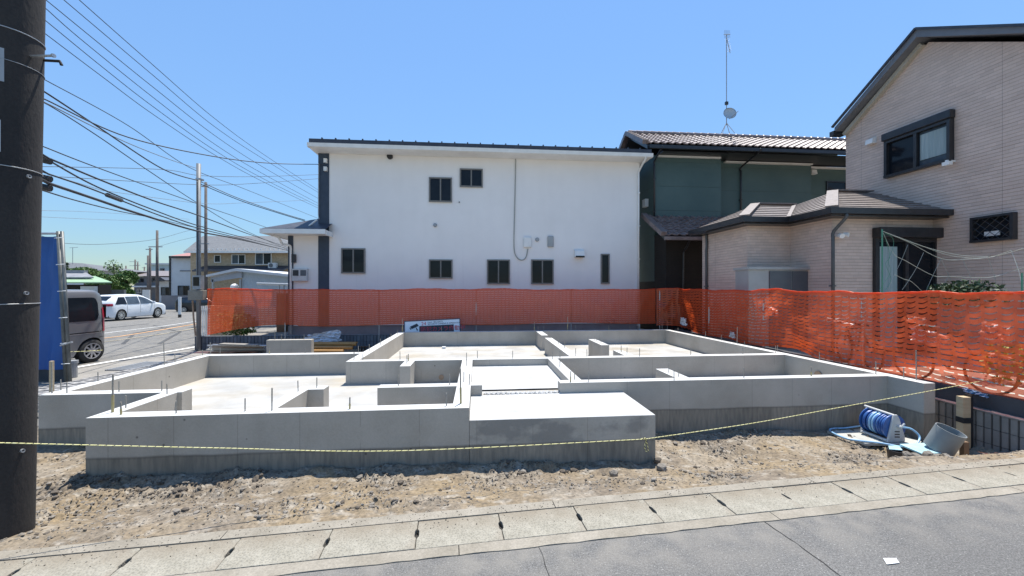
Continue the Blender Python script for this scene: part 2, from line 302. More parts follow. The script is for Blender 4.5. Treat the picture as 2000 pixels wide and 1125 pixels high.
# ------------------------------------------------------------------ building helpers
OFF = {}
def tag(o, label=None, cat=None, group=None, kind=None):
    if label: o['label'] = label
    if cat: o['category'] = cat
    if group: o['group'] = group
    if kind: o['kind'] = kind
    return o
def thing(name, label, cat, loc, fr=False, group=None):
    o = bpy.data.objects.new(name, None); SC.collection.objects.link(o); o.empty_display_size = .2
    x, y, z = loc
    if fr: X, Y = tow(x, y); o.location = (X, Y, z); o.rotation_euler = (0, 0, TH)
    else: o.location = (x, y, z)
    OFF[o.name] = (Vector((x, y, z)), fr); tag(o, label, cat, group); return o
class MB:
    def __init__(s): s.v = []; s.f = []; s.m = []; s.mi = 0
    def add(s, vs, fs):
        n = len(s.v); s.v += [tuple(p) for p in vs]; s.f += [tuple(i+n for i in f) for f in fs]; s.m += [s.mi]*len(fs); return s
    def box(s, x1, x2, y1, y2, z1, z2):
        return s.add([(x1,y1,z1),(x2,y1,z1),(x2,y2,z1),(x1,y2,z1),(x1,y1,z2),(x2,y1,z2),(x2,y2,z2),(x1,y2,z2)],
              [(0,3,2,1),(4,5,6,7),(0,1,5,4),(1,2,6,5),(2,3,7,6),(3,0,4,7)])
    def obox(s, c, ax, ay, az, hx, hy, hz):
        c = Vector(c); ax, ay, az = [Vector(a).normalized() for a in (ax, ay, az)]
        P = [c+ax*(i*hx)+ay*(j*hy)+az*(k*hz) for k in (-1, 1) for i, j in ((-1,-1),(1,-1),(1,1),(-1,1))]
        return s.add(P, [(0,3,2,1),(4,5,6,7),(0,1,5,4),(1,2,6,5),(2,3,7,6),(3,0,4,7)])
    def bar(s, a, b, w_, h_, up=(0,0,1)):
        a, b = Vector(a), Vector(b); d = (b-a); L_ = d.length; d.normalize(); u = Vector(up)
        if abs(d.dot(u)) > .95: u = Vector((1, 0, 0))
        sd_ = d.cross(u).normalized(); u2 = sd_.cross(d)
        return s.obox((a+b)/2, d, sd_, u2, L_/2, w_/2, h_/2)
    def tube(s, pts, r, n=8, cap=True, closed=False, stripe=None):
        pts = [Vector(p) for p in pts]; K = len(pts); rs = r if isinstance(r, (list, tuple)) else [r]*K
        base = len(s.v); u = None
        for i, p in enumerate(pts):
            if closed: d = pts[(i+1) % K]-pts[i-1]
            else: d = pts[min(i+1, K-1)]-pts[max(i-1, 0)]
            d.normalize()
            if u is None:
                u = Vector((0, 0, 1)) if abs(d.z) < .9 else Vector((1, 0, 0))
            u = (u-d*u.dot(d)).normalized(); v = d.cross(u)
            for k in range(n):
                t = 2*math.pi*k/n; s.v.append(tuple(p+(u*math.cos(t)+v*math.sin(t))*rs[i]))
        for i in range(K if closed else K-1):
            for k in range(n):
                a = base+i*n+k; b = base+i*n+(k+1) % n; c = base+((i+1) % K)*n+(k+1) % n; e = base+((i+1) % K)*n+k
                s.f.append((a, b, c, e)); s.m.append(s.mi if stripe is None else stripe(i, k))
        if cap and not closed:
            s.f.append(tuple(base+k for k in range(n-1, -1, -1))); s.m.append(s.mi)
            s.f.append(tuple(base+(K-1)*n+k for k in range(n))); s.m.append(s.mi)
        return s
    def prism(s, pts, ext):                                 # polygon pts (3D, planar) extruded by vector ext
        e = Vector(ext); n = len(pts); P = [Vector(p) for p in pts]; Q = [p+e for p in P]
        fs = [tuple(range(n-1, -1, -1)), tuple(range(n, 2*n))]+[(i, (i+1) % n, n+(i+1) % n, n+i) for i in range(n)]
        return s.add(P+Q, fs)
    def quad(s, *p): return s.add(p, [tuple(range(len(p)))])
    def grid(s, P):                                         # P[i][j] points
        R, C_ = len(P), len(P[0]); vs = [q for row in P for q in row]
        return s.add(vs, [(i*C_+j, i*C_+j+1, (i+1)*C_+j+1, (i+1)*C_+j) for i in range(R-1) for j in range(C_-1)])
    def lathe(s, prof, c, axis=(0,0,1), n=24):              # prof: (r, h)
        ax = Vector(axis).normalized(); u = Vector((1,0,0)) if abs(ax.x) < .9 else Vector((0,1,0)); u = (u-ax*u.dot(ax)).normalized(); v = ax.cross(u); c = Vector(c)
        P = [[c+ax*h+(u*math.cos(2*math.pi*k/n)+v*math.sin(2*math.pi*k/n))*r for k in range(n+1)] for r, h in prof]
        return s.grid(P)
    def build(s, name, mt, parent=None, label=None, cat=None, group=None, kind=None, fr=False, smooth=False, bevel=0, loc=None, fix=True):
        me = bpy.data.meshes.new(name)
        V = np.array(s.v, dtype=float)
        if parent is not None:
            off, pfr = OFF[parent.name]
            assert pfr == fr or not fr, name
            fr = pfr
        else:
            off = Vector(loc) if loc is not None else Vector(((V[:,0].min()+V[:,0].max())/2, (V[:,1].min()+V[:,1].max())/2, V[:,2].min()))
        V = V-np.array(off)
        me.from_pydata(V.tolist(), [], s.f)
        ms = mt if isinstance(mt, (list, tuple)) else [mt]
        for q in ms: me.materials.append(MATS[q])
        if len(ms) > 1: me.polygons.foreach_set('material_index', s.m)
        me.update()
        if fix:
            import bmesh
            bm = bmesh.new(); bm.from_mesh(me)
            bmesh.ops.remove_doubles(bm, verts=bm.verts, dist=1e-5); bmesh.ops.recalc_face_normals(bm, faces=bm.faces)
            bm.to_mesh(me); bm.free()
        if smooth: me.polygons.foreach_set('use_smooth', [True]*len(me.polygons)); me.update()
        o = bpy.data.objects.new(name, me); SC.collection.objects.link(o)
        if parent is not None:
            o.parent = parent; OFF[o.name] = OFF[parent.name]
        else:
            if fr: X, Y = tow(off.x, off.y); o.location = (X, Y, off.z); o.rotation_euler = (0, 0, TH)
            else: o.location = off
            OFF[o.name] = (Vector(off), fr)
        if bevel:
            b = o.modifiers.new('bevel', 'BEVEL'); b.width = bevel; b.segments = 2; b.limit_method = 'ANGLE'; b.angle_limit = .6
        tag(o, label, cat, group, kind); return o
def inst(name, me, parent, loc, rz=0, scale=1, label=None):  # part sharing mesh data
    o = bpy.data.objects.new(name, me); SC.collection.objects.link(o); off, fr = OFF[parent.name] if parent else (Vector((0,0,0)), False)
    o.location = Vector(loc)-off; o.rotation_euler = (0, 0, rz)
    if scale != 1: o.scale = scale if isinstance(scale, tuple) else (scale,)*3
    if parent: o.parent = parent; OFF[o.name] = OFF[parent.name]
    return o
def copy_tree(o, parent=None):
    c = o.copy(); SC.collection.objects.link(c)
    if parent: c.parent = parent
    for ch in list(o.children):
        d = copy_tree(ch, c); d.matrix_parent_inverse = ch.matrix_parent_inverse.copy()
    return c
def vnoise(x, y, seed=0):                                   # numpy value noise
    xi = np.floor(x).astype(int); yi = np.floor(y).astype(int); xf = x-xi; yf = y-yi
    def hsh(a, b):
        h = (a*374761393+b*668265263+seed*1442695041) & 0xffffffff; h = ((h ^ (h >> 13))*1274126177) & 0xffffffff
        return ((h ^ (h >> 16)) & 0xffff)/65535.0
    u = xf*xf*(3-2*xf); v = yf*yf*(3-2*yf)
    return (hsh(xi, yi)*(1-u)+hsh(xi+1, yi)*u)*(1-v)+(hsh(xi, yi+1)*(1-u)+hsh(xi+1, yi+1)*u)*v
def fbm(x, y, seed=0, o=4):
    t = 0; a = .5
    for i in range(o): t = t+a*vnoise(x*2**i, y*2**i, seed+i); a *= .5
    return t
def sstep(a, b, x): t = np.clip((x-a)/(b-a), 0, 1); return t*t*(3-2*t)

# ================================================================== SETTING
# gutter lines: Y = c + .165 X
G1, G2, G3, G4, GS = 3.13, 3.027, 2.703, 2.60, .165
GA = math.atan(GS)
def strip(x1, x2, ca, cb, z, n=40):
    mb = MB(); P = [[(x1+(x2-x1)*i/n, c+GS*(x1+(x2-x1)*i/n), z) for i in range(n+1)] for c in (ca, cb)]
    return mb.grid(P)
def roadz(Y): return -.0125*max(0, Y-3.2)
MB().quad((-900,-200,-1.2),(900,-200,-1.2),(900,1500,-1.2),(-900,1500,-1.2)).build('ground', 'far_ground', kind='structure')
# L shaped asphalt: the street in front and the wide side road on the left
mb = MB()
xs = np.linspace(-34, 30, 65)
P = [[(x, (G4+GS*x-.0)+t*(-9-(G4+GS*x)), 0) for x in xs] for t in (0, .15, .4, 1)]
mb.grid(P)
mb.build('street', 'asphalt', kind='structure', loc=(0,0,0))
mb = MB(); P = []
for Y in (-2.6, 0, 2, 3.2, 6, 10, 14, 20, 30, 45, 70, 120):
    P.append([(x, Y, roadz(Y)-.004 if Y > 3 else .004-.008) for x in (-34, -28, -20, -14, -9.5)])
mb.grid(P); mb.build('side_road', 'asphalt', kind='structure', loc=(0,0,0))
# painted lines of the side road
def road_line(pts, wd, name, mt, dz=.006):
    mb = MB(); A = [];B = []
    for i, (x, y) in enumerate(pts):
        d = Vector(pts[min(i+1, len(pts)-1)])-Vector(pts[max(i-1, 0)]); d.normalize(); n = Vector((-d.y, d.x))*wd/2
        A.append((x+n.x, y+n.y, roadz(y)+dz)); B.append((x-n.x, y-n.y, roadz(y)+dz))
    mb.grid([A, B]); return mb.build(name, mt, kind='structure')
road_line([(-10.02, 4.5), (-10.0, 8), (-9.98, 10), (-10.0, 12.5), (-10.1, 16), (-10.6, 20), (-11.8, 24)], .16, 'edge_line', 'white_paint')
road_line([(-15.0, 8), (-15.2, 12), (-15.4, 15.3), (-16.2, 18), (-17.6, 22)], .13, 'centre_line', 'orange_paint')
road_line([(-14.1, 8), (-14.2, 13.5), (-14.5, 16), (-15.3, 19)], .10, 'inner_line', 'yellow_paint')
road_line([(-16.8, 8), (-17.0, 15), (-17.9, 20), (-19.5, 25)], .10, 'outer_line', 'white_paint')
# dark tyre marks and crack lines
def crack(pts, wd, name='road_crack', mt='dark', dz=.003):
    mb = MB(); A = [];B = []
    pts2 = []
    for (a, b) in zip(pts[:-1], pts[1:]):
        n = max(2, int((Vector(b)-Vector(a)).length/.05))
        for i in range(n): t = i/n; pts2.append((a[0]+(b[0]-a[0])*t+random.uniform(-.008,.008), a[1]+(b[1]-a[1])*t+random.uniform(-.006,.006)))
    pts2.append(pts[-1])
    for i, (x, y) in enumerate(pts2):
        d = Vector(pts2[min(i+1, len(pts2)-1)])-Vector(pts2[max(i-1, 0)]); d.normalize(); n = Vector((-d.y, d.x))*wd*random.uniform(.25, .7)
        A.append((x+n.x, y+n.y, dz)); B.append((x-n.x, y-n.y, dz))
    mb.grid([A, B]); return mb.build(name, mt, kind='structure')
def pz(*uv): return [onZ(u, v, 0) for u, v in uv]
crack(pz((1053,1068),(1062,1092),(1075,1125),(1100,1230)), .0045)
crack(pz((1488,1016),(1540,1052),(1590,1086),(1640,1125),(1720,1190)), .0055)
mat('tyre_mark', (.06,.06,.06), (.085,.085,.085), 4, .9)
for pts in ([(-14, 12.4), (-17.5, 15), (-19.5, 18), (-20.2, 22)], [(-13, 13), (-16, 16.5), (-17.2, 19.5), (-17.5, 22.5)], [(-11.8, 13), (-14.5, 17), (-19.5, 21)]):
    mb = MB(); A = [];B = []
    for (a, b) in zip(pts[:-1], pts[1:]):
        for i in range(8):
            t = i/8; x = a[0]+(b[0]-a[0])*t; y = a[1]+(b[1]-a[1])*t; A.append((x-.07, y, roadz(y)+.003)); B.append((x+.07, y, roadz(y)+.003))
    mb.grid([A, B]).build('tyre_mark', 'tyre_mark', kind='structure')
mk = MB().prism([(x, y, .004) for x, y in pz((1725,1092),(1750,1092),(1757,1101),(1732,1104))], (0, 0, .003)).build('road_marker', 'white_paint', label='small white square marker stuck on the asphalt street', cat='road marker')
crack(pz((1738,1096),(1746,1099)), .006, 'road_marker_mark', 'galv', .0085)
bpy.data.objects['road_marker_mark'].parent = mk; bpy.data.objects['road_marker_mark'].matrix_parent_inverse = Matrix.Translation(-mk.location)
del bpy.data.objects['road_marker_mark']['kind']; bpy.data.objects['road_marker_mark'].name = 'printed_mark'

# gutter: two curb rims, a dark channel, and concrete covers with hand holes
gut = thing('gutter', 'concrete roadside gutter with a row of covers between dirt and asphalt', 'gutter', (0, 2.8, 0))
gut['kind'] = 'structure'
mb = MB(); P = [[(x, c+GS*x, z) for x in np.linspace(-12, 16, 80)] for c, z in ((G3-.02, -.03), (G2+.02, -.03))]
mb.grid(P).build('channel', 'dark', gut)
dS = Vector((math.cos(GA), math.sin(GA), 0)); nS = Vector((-math.sin(GA), math.cos(GA), 0))
def spt(c, s, z=0): return Vector((0, c, z))+dS*s           # along the strip
def dist(ca, cb): return (cb-ca)*math.cos(GA)
S0 = -14*.602
for ca, cb, nm, z in ((G4, G3-.003, 'front_rim', .006), (G2+.003, G1, 'back_rim', .010)):
    wd = dist(ca, cb)
    for k in range(-5, 7):
        L_ = 2.4; s0 = -.35+k*L_+(0.7 if nm == 'back_rim' else 0)
        mb = MB(); nseg = 24; tp = []; bt = []
        A = []; B = []
        for i in range(nseg+1):
            s_ = s0+.003+(L_-.006)*i/nseg; j = random.uniform(-.006, .006) if nm == 'front_rim' else random.uniform(-.004, .004)
            p = spt(ca, s_, z); q = spt(ca, s_, z)+nS*wd
            if nm == 'front_rim': p = p+nS*j
            else: q = q+nS*j
            A.append(p); B.append(q)
        dn = Vector((0, 0, -.12))
        mb.grid([[a+dn for a in A], A, B, [b+dn for b in B]]).add([A[0], B[0], B[0]+dn, A[0]+dn], [(0,1,2,3)]).add([A[-1], B[-1], B[-1]+dn, A[-1]+dn], [(0,1,2,3)])
        mb.build(nm, 'curb_concrete', gut)
# the covers; joints at s = k*.602 measured from the hole at X=-2.43
sj0 = -2.43/math.cos(GA); wd = dist(G3, G2); LC = .602
def cover_mesh():
    hl, hw = .052, .015; g = .0025; L_ = LC; y0, y1 = .003, wd-.003; yc = (y0+y1)/2+.01
    pts = [(g, y0), (L_-g, y0), (L_-g, yc-hl), (L_-hw, yc-hl+.02), (L_-hw, yc+hl-.02), (L_-g, yc+hl), (L_-g, y1), (g, y1), (g, yc+hl), (hw, yc+hl-.02), (hw, yc-hl+.02), (g, yc-hl)]
    # quads strips so it shades well
    mb = MB(); mb.prism([(x, y, -.09) for x, y in pts], (0, 0, .097)); return mb
tmp = cover_mesh().build('gutter_cover', 'gutter_concrete', gut, bevel=.004)
cme = tmp.data; first = True
for k in range(-12, 24):
    p = spt(G3, sj0+k*LC, random.uniform(-.0025, .003))
    if first: o = tmp; first = False
    else:
        o = bpy.data.objects.new('gutter_cover', cme); SC.collection.objects.link(o); o.parent = gut
        b = o.modifiers.new('bevel', 'BEVEL'); b.width = .004; b.segments = 2; b.limit_method = 'ANGLE'
    o.location = p; o.location.y += 0
    o.rotation_euler = (random.uniform(-.003, .003), 0, GA)
# mesh verts were shifted by the gutter origin; undo
V = np.empty(len(cme.vertices)*3); cme.vertices.foreach_get('co', V); V = V.reshape(-1, 3)+np.array((0, 2.8, 0)); cme.vertices.foreach_set('co', V.ravel())
for o in gut.children:
    if o.data == cme: o.location = o.location-Vector((0, 2.8, 0))

# ---- dirt of the lot
def depth_at(X): return np.interp(X, [-9, -4.2, -1, .5, 1.7, 2.4, 4, 5.8, 6.6], [-.13, -.135, -.16, -.18, -.22, -.27, -.30, -.33, -.22])
def dirt_z(X, Y, fine=True):
    X = np.asarray(X, float); Y = np.asarray(Y, float)
    d = (Y-(G1+GS*X))*.987
    T = depth_at(X)
    s = np.interp(X, [-5, 0, 2, 6], [.75, .75, .95, .7])
    z = -.006+(T+.006)*sstep(.02, 1, d/s*.9)-.15*np.exp(-(((X-5.0)/.45)**2+((Y-4.64)/.28)**2))
    amp = sstep(0, .25, d); pm_ = .30+1.5*sstep(.40, .62, fbm(X*1.5, Y*2.2, 61, 3))
    z = z+amp*((fbm(X*.9, Y*.9, 3)-.47)*.10+(fbm(X*4, Y*4, 5)-.47)*.07)
    if fine: z = z+pm_*(amp*.8+.2)*((fbm(X*14, Y*14, 9, 3)-.44)*.045+np.maximum(0, fbm(X*27, Y*27, 15, 2)-.40)*.085)
    fy = -ST*(X-FX0)+CT*(Y-FY0); fx = CT*(X-FX0)+ST*(Y-FY0)
    z = z+np.exp(-((fy+.12)/.07)**2)*(fx < 5.8)*(fx > -.2)*fbm(X*5, Y*5, 44, 3)*.09+np.exp(-((fy-.82)/.07)**2)*(fx > 5.7)*fbm(X*5, Y*5, 45, 3)*.08
    # a rough lip of clods piled against the front walls
    return z
def dgrid(x1, x2, y1, y2, st, mask=None):
    nx = int((x2-x1)/st)+1; ny = int((y2-y1)/st)+1
    X, Y = np.meshgrid(np.linspace(x1, x2, nx), np.linspace(y1, y2, ny)); return X, Y, nx, ny
def np_grid_obj(name, X, Y, Z, keep, mt, **kw):
    ny, nx = X.shape; idx = np.arange(nx*ny).reshape(ny, nx)
    F = np.stack([idx[:-1,:-1], idx[:-1,1:], idx[1:,1:], idx[1:,:-1]], -1).reshape(-1, 4); K = keep[:-1,:-1].reshape(-1); F = F[K]
    me = bpy.data.meshes.new(name); used = np.unique(F); rem = np.full(nx*ny, -1); rem[used] = np.arange(len(used))
    V = np.stack([X, Y, Z], -1).reshape(-1, 3)[used]; F = rem[F]
    me.vertices.add(len(V)); me.vertices.foreach_set('co', V.ravel())
    me.loops.add(F.size); me.loops.foreach_set('vertex_index', F.ravel())
    me.polygons.add(len(F)); me.polygons.foreach_set('loop_start', np.arange(0, F.size, 4)); me.polygons.foreach_set('loop_total', np.full(len(F), 4))
    me.polygons.foreach_set('use_smooth', np.ones(len(F), bool)); me.materials.append(MATS[mt]); me.update(calc_edges=True); me.validate()
    o = bpy.data.objects.new(name, me); SC.collection.objects.link(o); tag(o, **kw); return o
X, Y, nx, ny = dgrid(-6.5, 7.6, 1.9, 6.4, .0165)
FXp = CT*(X-FX0)+ST*(Y-FY0); FYp = -ST*(X-FX0)+CT*(Y-FY0)
keep = (Y > G1-.03+GS*X) & (FXp < 10.2) & (FXp > -5.0) & ~((FXp > .1) & (FXp < 9.6) & (FYp > 1.1)) & ~((FXp > .1) & (FXp < 3.5) & (FYp > .1))
np_grid_obj('dirt_ground', X, Y, dirt_z(X, Y), keep, 'dirt', kind='structure')
X, Y, nx, ny = dgrid(-12, 8.2, 6.35, 14, .09)
FXp = CT*(X-FX0)+ST*(Y-FY0); FYp = -ST*(X-FX0)+CT*(Y-FY0)
keep = (FXp < 10.2) & (FXp > -4.4) & (FYp < 8.3)
np_grid_obj('dirt_ground_rear', X, Y, dirt_z(X, Y, False)+(fbm(X*6, Y*6, 4)-.45)*.05, keep, 'dirt', kind='structure')
MB().quad((-9.74, 1.54, -.05), (-6.3, 2.1, -.05), (-6.3, 6.6, -.11), (-9.74, 6.6, -.07)).build('lot_edge', 'gravel_ground', kind='structure')
# rear left verge, kerbside strip and turf pavers beside the side road
mb = MB(); P = [[(x, y, roadz(y)+(.002 if x < -9 else -.012)) for x in (-9.72, -8.9, -8.0)] for y in (2.2, 4, 6, 8, 10, 12, 13, 16)]
mb.grid(P).build('verge', 'verge', kind='structure', loc=(0,0,0))
mb = MB().quad(*[(x, y, roadz(y)-.04) for x, y in ((-8.1, 5.5), (-6.2, 5.5), (-6.5, 11.2), (-8.1, 11.2))]); mb.build('paving_bed', 'gravel_ground', kind='structure')
pav = thing('turf_paving', 'strip of grey grid pavers beside the left foundation wall', 'paving', (-7.7, 8, -.06)); pav['kind'] = 'structure'
pm = None
for i in range(5):
    for j in range(17):
        x = -8.35+i*.27+.0; y = 5.9+j*.27; a = .12
        if pm is None:
            mb = MB(); q = .13; t = .035
            mb.box(-q, q, -q, -q+t, 0, .05).box(-q, q, q-t, q, 0, .05).box(-q, -q+t, -q+t, q-t, 0, .05).box(q-t, q, -q+t, q-t, 0, .05).box(-q+t, q-t, -.018, .018, 0, .048)
            me0 = mb.build('paver', 'paver', loc=(0,0,0)); pm = me0.data; bpy.data.objects.remove(me0)
        X_ = x+(y-8)*-.0; inst('paver', pm, pav, (X_, y, roadz(y)-.035+random.uniform(-.004, .004)), random.uniform(-.03, .03))
mb = MB()
for k in range(14): mb.box(-8.95, -8.45, 8.6+k*.07, 8.63+k*.07, -.09, -.052)
mb.box(-8.98, -8.95, 8.58, 9.56, -.09, -.05).box(-8.45, -8.42, 8.58, 9.56, -.09, -.05)
mb.build('drain_grate', 'galv', label='flat steel drain grate in the verge between white line and pavers', cat='drain grate')
MB().quad(*[(x, y, .13) for x, y in (tow(-4.5, 8.32), tow(9.8, 8.32), tow(9.8, 26), tow(-4.5, 26))]).build('neighbour_yard', 'gravel_ground', kind='structure')
MB().quad(*[(x, y, .16) for x, y in (tow(10.36, -6), tow(30, -6), tow(30, 8.2), tow(10.36, 8.2))]).build('side_yard', 'cream_concrete', kind='structure')
MB().quad(*[(x, y, .12) for x, y in (tow(9.8, 8.2), tow(30, 8.2), tow(30, 26), tow(9.8, 26))]).build('rear_yard', 'gravel_ground', kind='structure')
MB().quad(*[(x, y, -.45) for x, y in ((-70, 28), (-9.5, 28), (-9.5, 120), (-70, 120))]).build('far_yards', 'verge', kind='structure')
MB().quad(*[(x, y, -.42) for x, y in ((-80, -5), (-27, 2), (-28.5, 34), (-80, 60))]).build('far_left_yard', 'verge', kind='structure')

# ---- stones and clods lying on the dirt (uncountable)
def rock(mb, c, r, sq=.65):
    ico = [(0,0,1),(.89,0,.45),(.28,.85,.45),(-.72,.53,.45),(-.72,-.53,.45),(.28,-.85,.45),(.72,.53,-.45),(-.28,.85,-.45),(-.89,0,-.45),(-.28,-.85,-.45),(.72,-.53,-.45),(0,0,-1)]
    F = [(0,1,2),(0,2,3),(0,3,4),(0,4,5),(0,5,1),(1,6,2),(2,7,3),(3,8,4),(4,9,5),(5,10,1),(6,7,2),(7,8,3),(8,9,4),(9,10,5),(10,6,1),(11,7,6),(11,8,7),(11,9,8),(11,10,9),(11,6,10)]
    a = random.uniform(0, 6.28); ca, sa = math.cos(a), math.sin(a); ex = random.uniform(.7, 1.4); vs = []
    for x, y, z in ico:
        k = r*random.uniform(.7, 1.2); x *= k*ex; y *= k; z *= k*sq; vs.append((c[0]+x*ca-y*sa, c[1]+x*sa+y*ca, c[2]+z))
    mb.add(vs, F)
mbp, mbc = MB(), MB()
def in_found(fx, fy):
    return (-1.5 < fx < 9.95 and fy > .84) or (-.1 < fx < 3.75 and fy > -.1) or (3.6 < fx < 5.78 and fy > -.1) or (9.65 < fx < 9.98 and fy > .4)
cnt = 0
while cnt < 14000:
    X_ = random.uniform(-5.2, 7.2); Y_ = random.uniform(2.0, 5.6)
    d = Y_-(G1+GS*X_); fx, fy = tof(X_, Y_)
    if d < -.02 or in_found(fx, fy) or fx > 10.05 or fx < -2.4: continue
    dens = .12+.9*float(sstep(.40, .62, fbm(np.array(X_*1.5), np.array(Y_*2.2), 61, 3)))
    if random.random() > dens: continue
    z = float(dirt_z(X_, Y_)); r = .0035+.009*random.random()**2.6+(.016 if random.random() < .035 else 0)
    if d < .12: r *= .5
    near = fy > (-.08-.35 if fx < 5.8 else .5)
    rock(mbc if (random.random() < (.75 if near else .3)) else mbp, (X_, Y_, z+r*.25), r*(1.5 if near and random.random() < .25 else 1)); cnt += 1
for k in range(900):                                         # grit spilt over the gutter edge
    X_ = random.uniform(-4.5, 6.5); q = abs(random.gauss(0, .13)); Y_ = G1+GS*X_-.01-q
    rock(mbp if random.random() < .6 else mbc, (X_, Y_, .012 if q < .09 else .009), random.uniform(.0018, .0055))
mbp.build('loose_stones', 'rock', kind='stuff', label='pale loose stones and gravel scattered over the bare dirt strip', cat='stones', fix=False)
mbc.build('soil_clods', 'clod', kind='stuff', label='dark crumbly soil clods scattered along the foot of the foundation', cat='soil clods', fix=False)
def big_rock(u, v, r, label, z=None, mt='rock'):
    X_, Y_ = onZ(u, v, -.17); z = float(dirt_z(X_, Y_)); mb = MB(); rock(mb, (X_, Y_, z+r*.45), r, .85)
    import bmesh
    o = mb.build('rock', mt, label=label, cat='rock', loc=(X_, Y_, z)); md = o.modifiers.new('s', 'SUBSURF'); md.levels = md.render_levels = 2; md.subdivision_type = 'SIMPLE'
    t = bpy.data.textures.new('rock_lumps', 'CLOUDS'); t.noise_scale = .05; md = o.modifiers.new('d', 'DISPLACE'); md.texture = t; md.strength = r*.5; md.texture_coords = 'LOCAL'
big_rock(1199, 932, .048, 'pale round rock in front of the concrete porch block')
big_rock(1292, 930, .065, 'largest grey clod of soil at the right corner of the porch block')
big_rock(1284, 905, .045, 'middle-sized clod leaning on the porch block corner', mt='clod')
big_rock(702, 945, .035, 'small stone in the shadow line left of the porch block')
big_rock(500, 950, .04, 'flat dark stone in the shadow of the front left foundation wall', mt='clod')

# ================================================================== FOUNDATION
WT, FL, PT, ET = .47, .07, .334, .352
walls = [(-.08,.09,-.08,.86),(-.08,3.67,-.08,.09),(-1.46,.14,.86,1.03),(-1.46,-1.29,.86,3.75),(-1.46,1.48,3.56,3.75),
 (3.49,3.67,-.08,2.72),(1.47,1.63,.0,1.03),(1.47,1.82,.85,1.03),(2.48,3.60,.86,1.03),
 (1.48,3.67,2.72,2.90),(1.48,1.66,2.72,7.33),(2.49,2.66,2.24,2.72),(3.6,9.8,2.72,2.90),(1.48,9.9,7.15,7.33),
 (5.03,5.20,.90,2.72),(4.87,9.9,.90,1.06),(3.66,3.82,.88,1.03),(9.72,9.89,.45,7.33),
 (5.48,5.66,6.14,7.2),(5.48,5.66,2.8,5.63),(6.52,6.70,4.24,5.26),(6.54,6.72,2.8,3.54),(6.57,6.77,1.0,1.68)]
xs = sorted({round(v, 3) for r in walls for v in r[:2]}); ys = sorted({round(v, 3) for r in walls for v in r[2:]})
def warp(x, y): k = float(sstep(8.6, 9.72, np.array(x))); return x-.27*max(0, (y-.45))/6.8*k
fnd = thing('house_foundation', 'new grey concrete house foundation with low walls, slabs and steel anchor bolts', 'foundation', (4, 3, 0), fr=True)
cell = [[any(r[0]-1e-6 <= (xs[i]+xs[i+1])/2 <= r[1] and r[2] <= (ys[j]+ys[j+1])/2 <= r[3] for r in walls) for j in range(len(ys)-1)] for i in range(len(xs)-1)]
mb = MB(); mbt = MB(); BZ = -.75
def V(x, y, z): return (warp(x, y), y, z)
for i in range(len(xs)-1):
    for j in range(len(ys)-1):
        if not cell[i][j]: continue
        a, b, c, d = xs[i], xs[i+1], ys[j], ys[j+1]
        mbt.prism([V(a,c,WT-.0), V(b,c,WT-.0), V(b,d,WT-.0), V(a,d,WT-.0)], (0,0,.004)) if False else mbt.quad(V(a,c,WT), V(b,c,WT), V(b,d,WT), V(a,d,WT))
        if i == 0 or not cell[i-1][j]: mb.quad(V(a,c,BZ), V(a,c,WT), V(a,d,WT), V(a,d,BZ))
        if i == len(xs)-2 or not cell[i+1][j]: mb.quad(V(b,c,BZ), V(b,d,BZ), V(b,d,WT), V(b,c,WT))
        if j == 0 or not cell[i][j-1]: mb.quad(V(a,c,BZ), V(b,c,BZ), V(b,c,WT), V(a,c,WT))
        if j == len(ys)-2 or not cell[i][j+1]: mb.quad(V(a,d,BZ), V(a,d,WT), V(b,d,WT), V(b,d,BZ))
import bmesh
ow = mb.build('foundation_wall', 'concrete', fnd)
otp = mbt.build('sunlit_levelling_layer', 'sunlit_levelling', fnd)
bm = bmesh.new(); bm.from_mesh(otp.data); bmesh.ops.dissolve_limit(bm, angle_limit=.01, verts=bm.verts, edges=bm.edges); bm.to_mesh(otp.data); bm.free()
bm = bmesh.new(); bm.from_mesh(ow.data); bmesh.ops.dissolve_limit(bm, angle_limit=.01, verts=bm.verts, edges=bm.edges); bm.to_mesh(ow.data); bm.free()
sl = [(-.06,3.6,-.06,1.0),(-1.44,3.65,1.0,3.7),(1.5,9.7,2.8,7.3),(5.1,9.85,1.0,2.8)]
for r in sl:
    MB().quad(V(r[0],r[2],FL), V(r[1],r[2],FL), V(r[1],r[3],FL+.0), V(r[0],r[3],FL)).build('floor_slab', 'slab', fnd) if r != sl[1] and r != sl[3] else MB().quad(V(r[0],r[2],FL+.004), V(r[1],r[2],FL+.004), V(r[1],r[3],FL+.004), V(r[0],r[3],FL+.004)).build('floor_slab', 'slab', fnd)
def uneven(mb, x1, x2, y1, y2, z, amp, seed, n=30):
    X, Y = np.meshgrid(np.linspace(x1, x2, n), np.linspace(y1, y2, n)); Z = z+amp*(fbm(X*3, Y*3, seed)-.5)
    mb.grid([[(X[i,j], Y[i,j], Z[i,j]) for j in range(n)] for i in range(n)])
mb = MB(); uneven(mb, 3.66, 5.04, 1.10, 2.73, ET, .006, 3); mb.build('entrance_slab', 'porch', fnd, smooth=True)
mb = MB(); mb.box(3.673, 5.04, .90, 1.12, -.1, ET-.022); mb.build('sill_groove', 'slab', fnd)
mb = MB()
x1, x2, y1, y2 = 3.674, 5.735, -.08, .898
mb.quad((x1,y1,-.75),(x2,y1,-.75),(x2,y1,PT-.004),(x1,y1,PT-.004)); mb.quad((x2,y1,-.75),(x2,y2,-.75),(x2,y2,PT-.004),(x2,y1,PT-.004)); mb.quad((x1,y1,-.75),(x1,y1,PT-.004),(x1,y2,PT-.004),(x1,y2,-.75))
mb.build('porch_block', 'porch_side', fnd)
